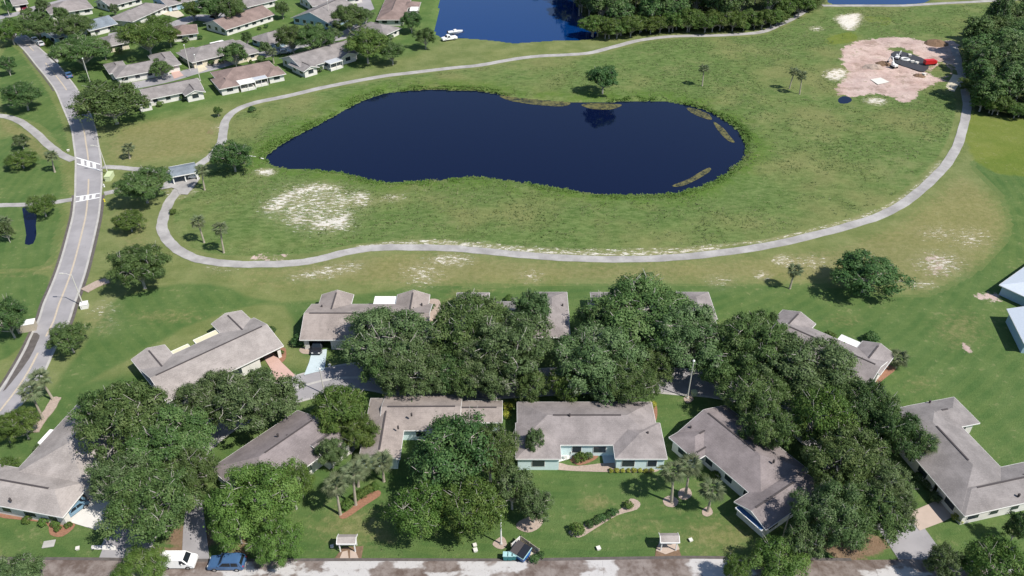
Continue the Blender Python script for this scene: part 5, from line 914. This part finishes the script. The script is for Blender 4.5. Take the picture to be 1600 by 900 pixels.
for pp in ([(530,874),(535,862),(543,860),(545,874)], [(547,874),(547,860),(555,860),(561,874)], [(1025,860),(1040,866),(1062,858),(1058,848),(1030,848)]): sheet('mail_pad', pp, 0.08, 'drive_beige')
for pp in ([(520,876),(536,855),(568,853),(564,876)], [(1023,873),(1026,852),(1058,850),(1066,872)]): sheet('bare_soil', pp, 0.055, 'mulch_dark')
def bin_(px, py, label):
    p = G(px, py); r = thing('wheeled_bin', label, 'bin', (p.x, p.y, .07), -.05, 'three teal bins by the dumpster')
    MB().add([(-.26,-.3,.08),(.26,-.3,.08),(.26,.3,.08),(-.26,.3,.08),(-.32,-.36,1.0),(.32,-.36,1.0),(.32,.36,1.0),(-.32,.36,1.0)], [(3,2,1,0),(4,5,6,7),(0,1,5,4),(1,2,6,5),(2,3,7,6),(3,0,4,7)]).build('body', MATS['teal_plastic'], r)
    MB().box(-.35,.35,-.4,.4,1.005,1.1).build('lid', MATS['lid_pale'], r)
    for s in (-1, 1): MB().tube([(s*.28-.04,.3,.12),(s*.28+.04,.3,.12)],[.12,.12],8).build('wheel', MATS['tyre'], r)
bin_(790,874,'left teal bin of the three beside the blue dumpster'); bin_(797,874,'middle teal bin of the three beside the blue dumpster'); bin_(803.5,873.5,'right teal bin of the three beside the blue dumpster')
p = G(814,868); dm = thing('dumpster', 'blue dumpster with dark lid beside the bottom street', 'dumpster', (p.x, p.y, .08), R_(-35), None)
MB().add([(-1,-.85,.15),(1,-.85,.15),(1,.85,.15),(-1,.85,.15),(-1.1,-1.05,1.15),(1.1,-1.05,1.15),(1.1,.9,1.45),(-1.1,.9,1.45)], [(3,2,1,0),(0,1,5,4),(1,2,6,5),(2,3,7,6),(3,0,4,7)]).build('body', MATS['blue_paint'], dm)
for s in (-1, 1): MB().add([(s*.55-.53,-1.07,1.2),(s*.55+.53,-1.07,1.2),(s*.55+.53,.92,1.5),(s*.55-.53,.92,1.5),(s*.55-.53,-1.07,1.15),(s*.55+.53,-1.07,1.15),(s*.55+.53,.92,1.45),(s*.55-.53,.92,1.45)], [(0,1,2,3),(7,6,5,4),(0,4,5,1),(1,5,6,2),(2,6,7,3),(3,7,4,0)]).build('lid', MATS['vent_dark'] if s < 0 else MATS['paint_black_car'], dm)
for s in (-1, 1): MB().box(s*1.12-.08,s*1.12+.08,-.5,.5,.7,.85).build('lift_pocket', MATS['blue_paint'], dm)
MB().beam((-1.12,-1.07,1.14),(1.12,-1.07,1.14),.08,.1).beam((1.12,-1.07,1.14),(1.12,.92,1.44),.08,.1).build('rim_bar', MATS['lid_pale'], dm)
sheet('dumpster_pad', [(801,866),(813,846),(830,857),(846,872),(815,876)], 0.075, 'drive_tan')
fn = thing('screen_fence', 'low pale fence behind the blue dumpster', 'fence', tuple(G(813,847)), 0)
w0, w1, w2 = G(799,860)-G(813,847), Vector((0,0,0)), G(842,868)-G(813,847)
for a, b in ((w0, w1), (w1, w2)):
    for k in range(8):
        q0, q1 = a.lerp(b, k/8), a.lerp(b, (k+.92)/8); MB().beam(q0+Vector((0,0,.75)), q1+Vector((0,0,.75)), .05, 1.3).build('board', MATS['pole_wood' if b is w2 else 'trim_white'], fn)
    for k in (0, .5, 1): q = a.lerp(b, k); MB().box(q.x-.06,q.x+.06,q.y-.06,q.y+.06,0,1.5).build('post', MATS['pole_wood'], fn)
def box(px, py, sx, sy, sz, rz, name, mat, label, cat, capmat=None, group=None):
    p = G(px, py); r = thing(name, label, cat, (p.x, p.y, 0), rz, group)
    MB().box(-sx/2,sx/2,-sy/2,sy/2,-.05,sz).build('cabinet', MATS[mat], r); MB().box(-sx/2-.06,sx/2+.06,-sy/2-.06,sy/2+.06,sz+.003,sz+.09).build('lid', MATS[capmat or mat], r)
    MB().box(-sx*.35,-sx*.3,-sy/2-.03,-sy/2-.002,sz*.4,sz*.6).build('latch', MATS['dark_metal'], r)
box(172,279,1.3,3.0,1.2,.1,'utility_cabinet','cabinet_green','long pale green cabinet beside the street lamp','cabinet'); box(133,480,1.3,1.3,.9,.3,'utility_cabinet','trim_white','white cabinet at the foot of the road lamp','cabinet'); box(1084,617,.8,.8,.7,.2,'utility_cabinet','cabinet_green','small green cabinet beside the lawn pole','cabinet')
box(44,515,3.0,1.6,1.6,.3,'utility_cabinet','pole_wood','tan box left of the main road kerb','cabinet','porch_white'); box(77,851,1.4,1.0,.12,.2,'manhole_cover','kerb_stone','concrete access cover on the bottom left lawn','cover')
for x, y, s, l in ((122,858,.35,'white pedestal on the bottom left lawn'),(107,236,.45,'white-green post box beside left footpath end'),(743,861,.4,'pale concrete cover left of the white pole'),(742,853,.35,'upper pale cover left of the white pole'),(519,855,.3,'white marker left of the mail shelter'),(1079,845,.35,'white cap in lawn right of mail shelter'),(935,858,.4,'grey cap in the front lawn'),(515,572,.35,'white stone beside the pale blue driveway'),(43,805,.35,'pale jar on red bed of bottom left house')):
    box(x, y, s*1.1, s*1.1, s*.7, .3, 'utility_box', 'stone_white', l, 'box', group='small boxes set in the lawns')
def hydrant(px, py, mat, label):
    p = G(px, py); r = thing('fire_hydrant', label, 'hydrant', (p.x, p.y, 0))
    MB().tube([(0,0,0),(0,0,.1),(0,0,.1),(0,0,.62),(0,0,.78)],[.2,.2,.13,.13,.04],8).build('barrel', MATS[mat], r); MB().tube([(-.24,0,.48),(.24,0,.48)],[.08,.08],6).build('outlet', MATS[mat], r); MB().tube([(0,0,.76),(0,0,.86)],[.05,.04],5).build('cap_nut', MATS[mat], r)
hydrant(163.5,315,'yellow_paint','yellow hydrant right of the near crosswalk'); hydrant(163,292,'hydrant_white','white hydrant between the two crosswalks')
# benches / court furniture
p = G(880,707); pt = thing('patio_table', 'pale round table on the front court patio', 'table', (p.x, p.y, .1)); MB().tube([(0,0,.70),(0,0,.75)],[.7,.7],14).build('top', MATS['lid_pale'], pt); MB().tube([(0,0,0),(0,0,.7)],[.05,.05],6).build('pedestal', MATS['trim_white'], pt); MB().tube([(0,0,0),(0,0,.04)],[.3,.3],10).build('foot', MATS['trim_white'], pt)
for k, (dx, dy, l) in enumerate(((-1.1,-.4,'white patio chair left of the pale table'),(1.0,-.5,'white patio chair right of the pale table'),(.2,-1.3,'white patio chair in front of the pale table'))):
    c = thing('patio_chair', l, 'chair', (p.x+dx, p.y+dy, .1), math.atan2(-dy, -dx)-math.pi/2, 'patio chairs'); MB().box(-.25,.25,-.25,.25,.4,.46).build('seat', MATS['trim_white'], c); MB().box(-.25,.25,-.27,-.21,.462,.95).build('backrest', MATS['trim_white'], c)
    for x in (-.2,.2):
        for y in (-.2,.2): MB().box(x-.03,x+.03,y-.03,y+.03,0,.398).build('leg', MATS['trim_white'], c)
# ------------------------------------------------------------ works yard
p = G(1452,102); rt_ = thing('tank_trailer', 'red tank trailer on the bare construction ground', 'trailer', (p.x, p.y, .2), .15); rt_.scale = (.62, .62, .62)
MB().box(-3.2,2.2,-1.2,1.2,.7,2.7).build('tank', MATS['red_paint'], rt_); MB().box(2.3,3.3,-1.0,1.0,.7,2.2).build('pump_house', MATS['red_paint'], rt_); MB().box(-3.4,3.4,-.9,.9,.45,.69).build('chassis', MATS['dark_metal'], rt_)
for x in (-2.3,-1.4,2.6):
    for y in (-1,1): MB().tube([(x,y-.15,.45),(x,y+.15,.45)],[.45,.45],10).build('wheel', MATS['tyre'], rt_)
def digger(px, py, head, label, paint, s):
    p = G(px, py); r = thing('excavator', label, 'excavator', (p.x, p.y, .15), head); r.scale = (s, s, s)
    for y in (-1,1): MB().prism([(-1.8,y-.25),(1.8,y-.25),(1.8,y+.25),(-1.8,y+.25)], .05, .8).build('track', MATS['tyre'], r)
    MB().box(-1.7,1.2,-1.1,1.1,.9,1.8).build('upper_body', MATS[paint], r); c = MB().box(.1,1.2,.15,1.1,1.81,2.9).build('cab', MATS[paint], r); MB().box(1.2,1.22,.25,1.0,1.95,2.75).build('cab_window', MATS['car_glass'], c)
    MB().beam((1.0,-.4,1.6),(2.8,-.4,4.4),.35,.5).beam((2.8,-.4,4.4),(4.6,-.4,4.2),.35,.45).build('boom', MATS[paint], r); MB().beam((4.6,-.4,4.3),(5.3,-.4,1.6),.3,.4).build('stick', MATS[paint], r); MB().prism([(4.9,-.9),(5.7,-.9),(5.7,.1),(4.9,.1)], .9, 1.7).build('bucket', MATS['dark_metal'], r)
digger(1396,106,1.9,'small dark and white excavator on the bare ground','paint_white_car',.6); digger(1401,93,.9,'white excavator with raised boom beside the black liner','paint_white_car',.5)
p = G(1414,94); co = thing('pipe_coil', 'white coiled pipe ring lying on the black liner', 'pipe coil', (p.x, p.y, .25)); co.scale = (.62, .62, .62)
for k, (rr, z) in enumerate(((2.3,.15),(1.9,.15),(1.5,.15),(2.1,.42),(1.7,.42))): MB().tube([(rr*math.cos(t),rr*math.sin(t),z) for t in np.linspace(0,2*math.pi,25)],[.15]*25,6).build('pipe_loop', MATS['pipe_white'], co)
for k, (x, y, l) in enumerate(((1425,98,'white crate right of the pipe coil'),(1432,100,'white crate nearer the red trailer'),(1421,88,'white crate behind the pipe coil'),(1443,118,'pale crate south of the black liner'))): box(x, y, 1.1, .8, .6, k*.7, 'supply_crate', 'stone_white', l, 'crate')
for k, (x, y, s, l) in enumerate(((1365,106,2.6,'low brown spoil heap west of excavators'),(1380,100,2.0,'small spoil heap beside the white excavator'),(1435,119,1.6,'dark spoil heap near the green patch'),(1462,68,3.0,'long spoil heap along the north rim'))):
    p = G(x, y); r = random.Random(k); vs = [(0,0,s*.45)]; fs = []
    for i, (f, z) in enumerate(((.35,.38),(.7,.2),(1,-.1))):
        for j in range(10): a = j*.628; q = f*s*r.uniform(.8,1.25); vs.append((q*1.3*math.cos(a), q*math.sin(a), z*s*r.uniform(.7,1.1)))
    fs = [(0,1+j,1+(j+1)%10) for j in range(10)]+[(1+i*10+j,11+i*10+j,11+i*10+(j+1)%10,1+i*10+(j+1)%10) for i in range(2) for j in range(10)]
    tag(MB().add(vs, fs).build('spoil_heap', MATS['mulch_dark' if k != 0 else 'mulch_pale'], None, (p.x, p.y, .1)), l, 'heap')
p = G(412,247); pp_ = MB().tube([(0,0,-.4),(-2.5,.6,-.1),(-5,.9,.1),(-6.5,.5,.0)],[.16]*4,8); tag(pp_.build('drain_pipe', MATS['pipe_white'], None, (p.x,p.y,.15)), 'white drain pipe at the left tip of the pond', 'pipe')
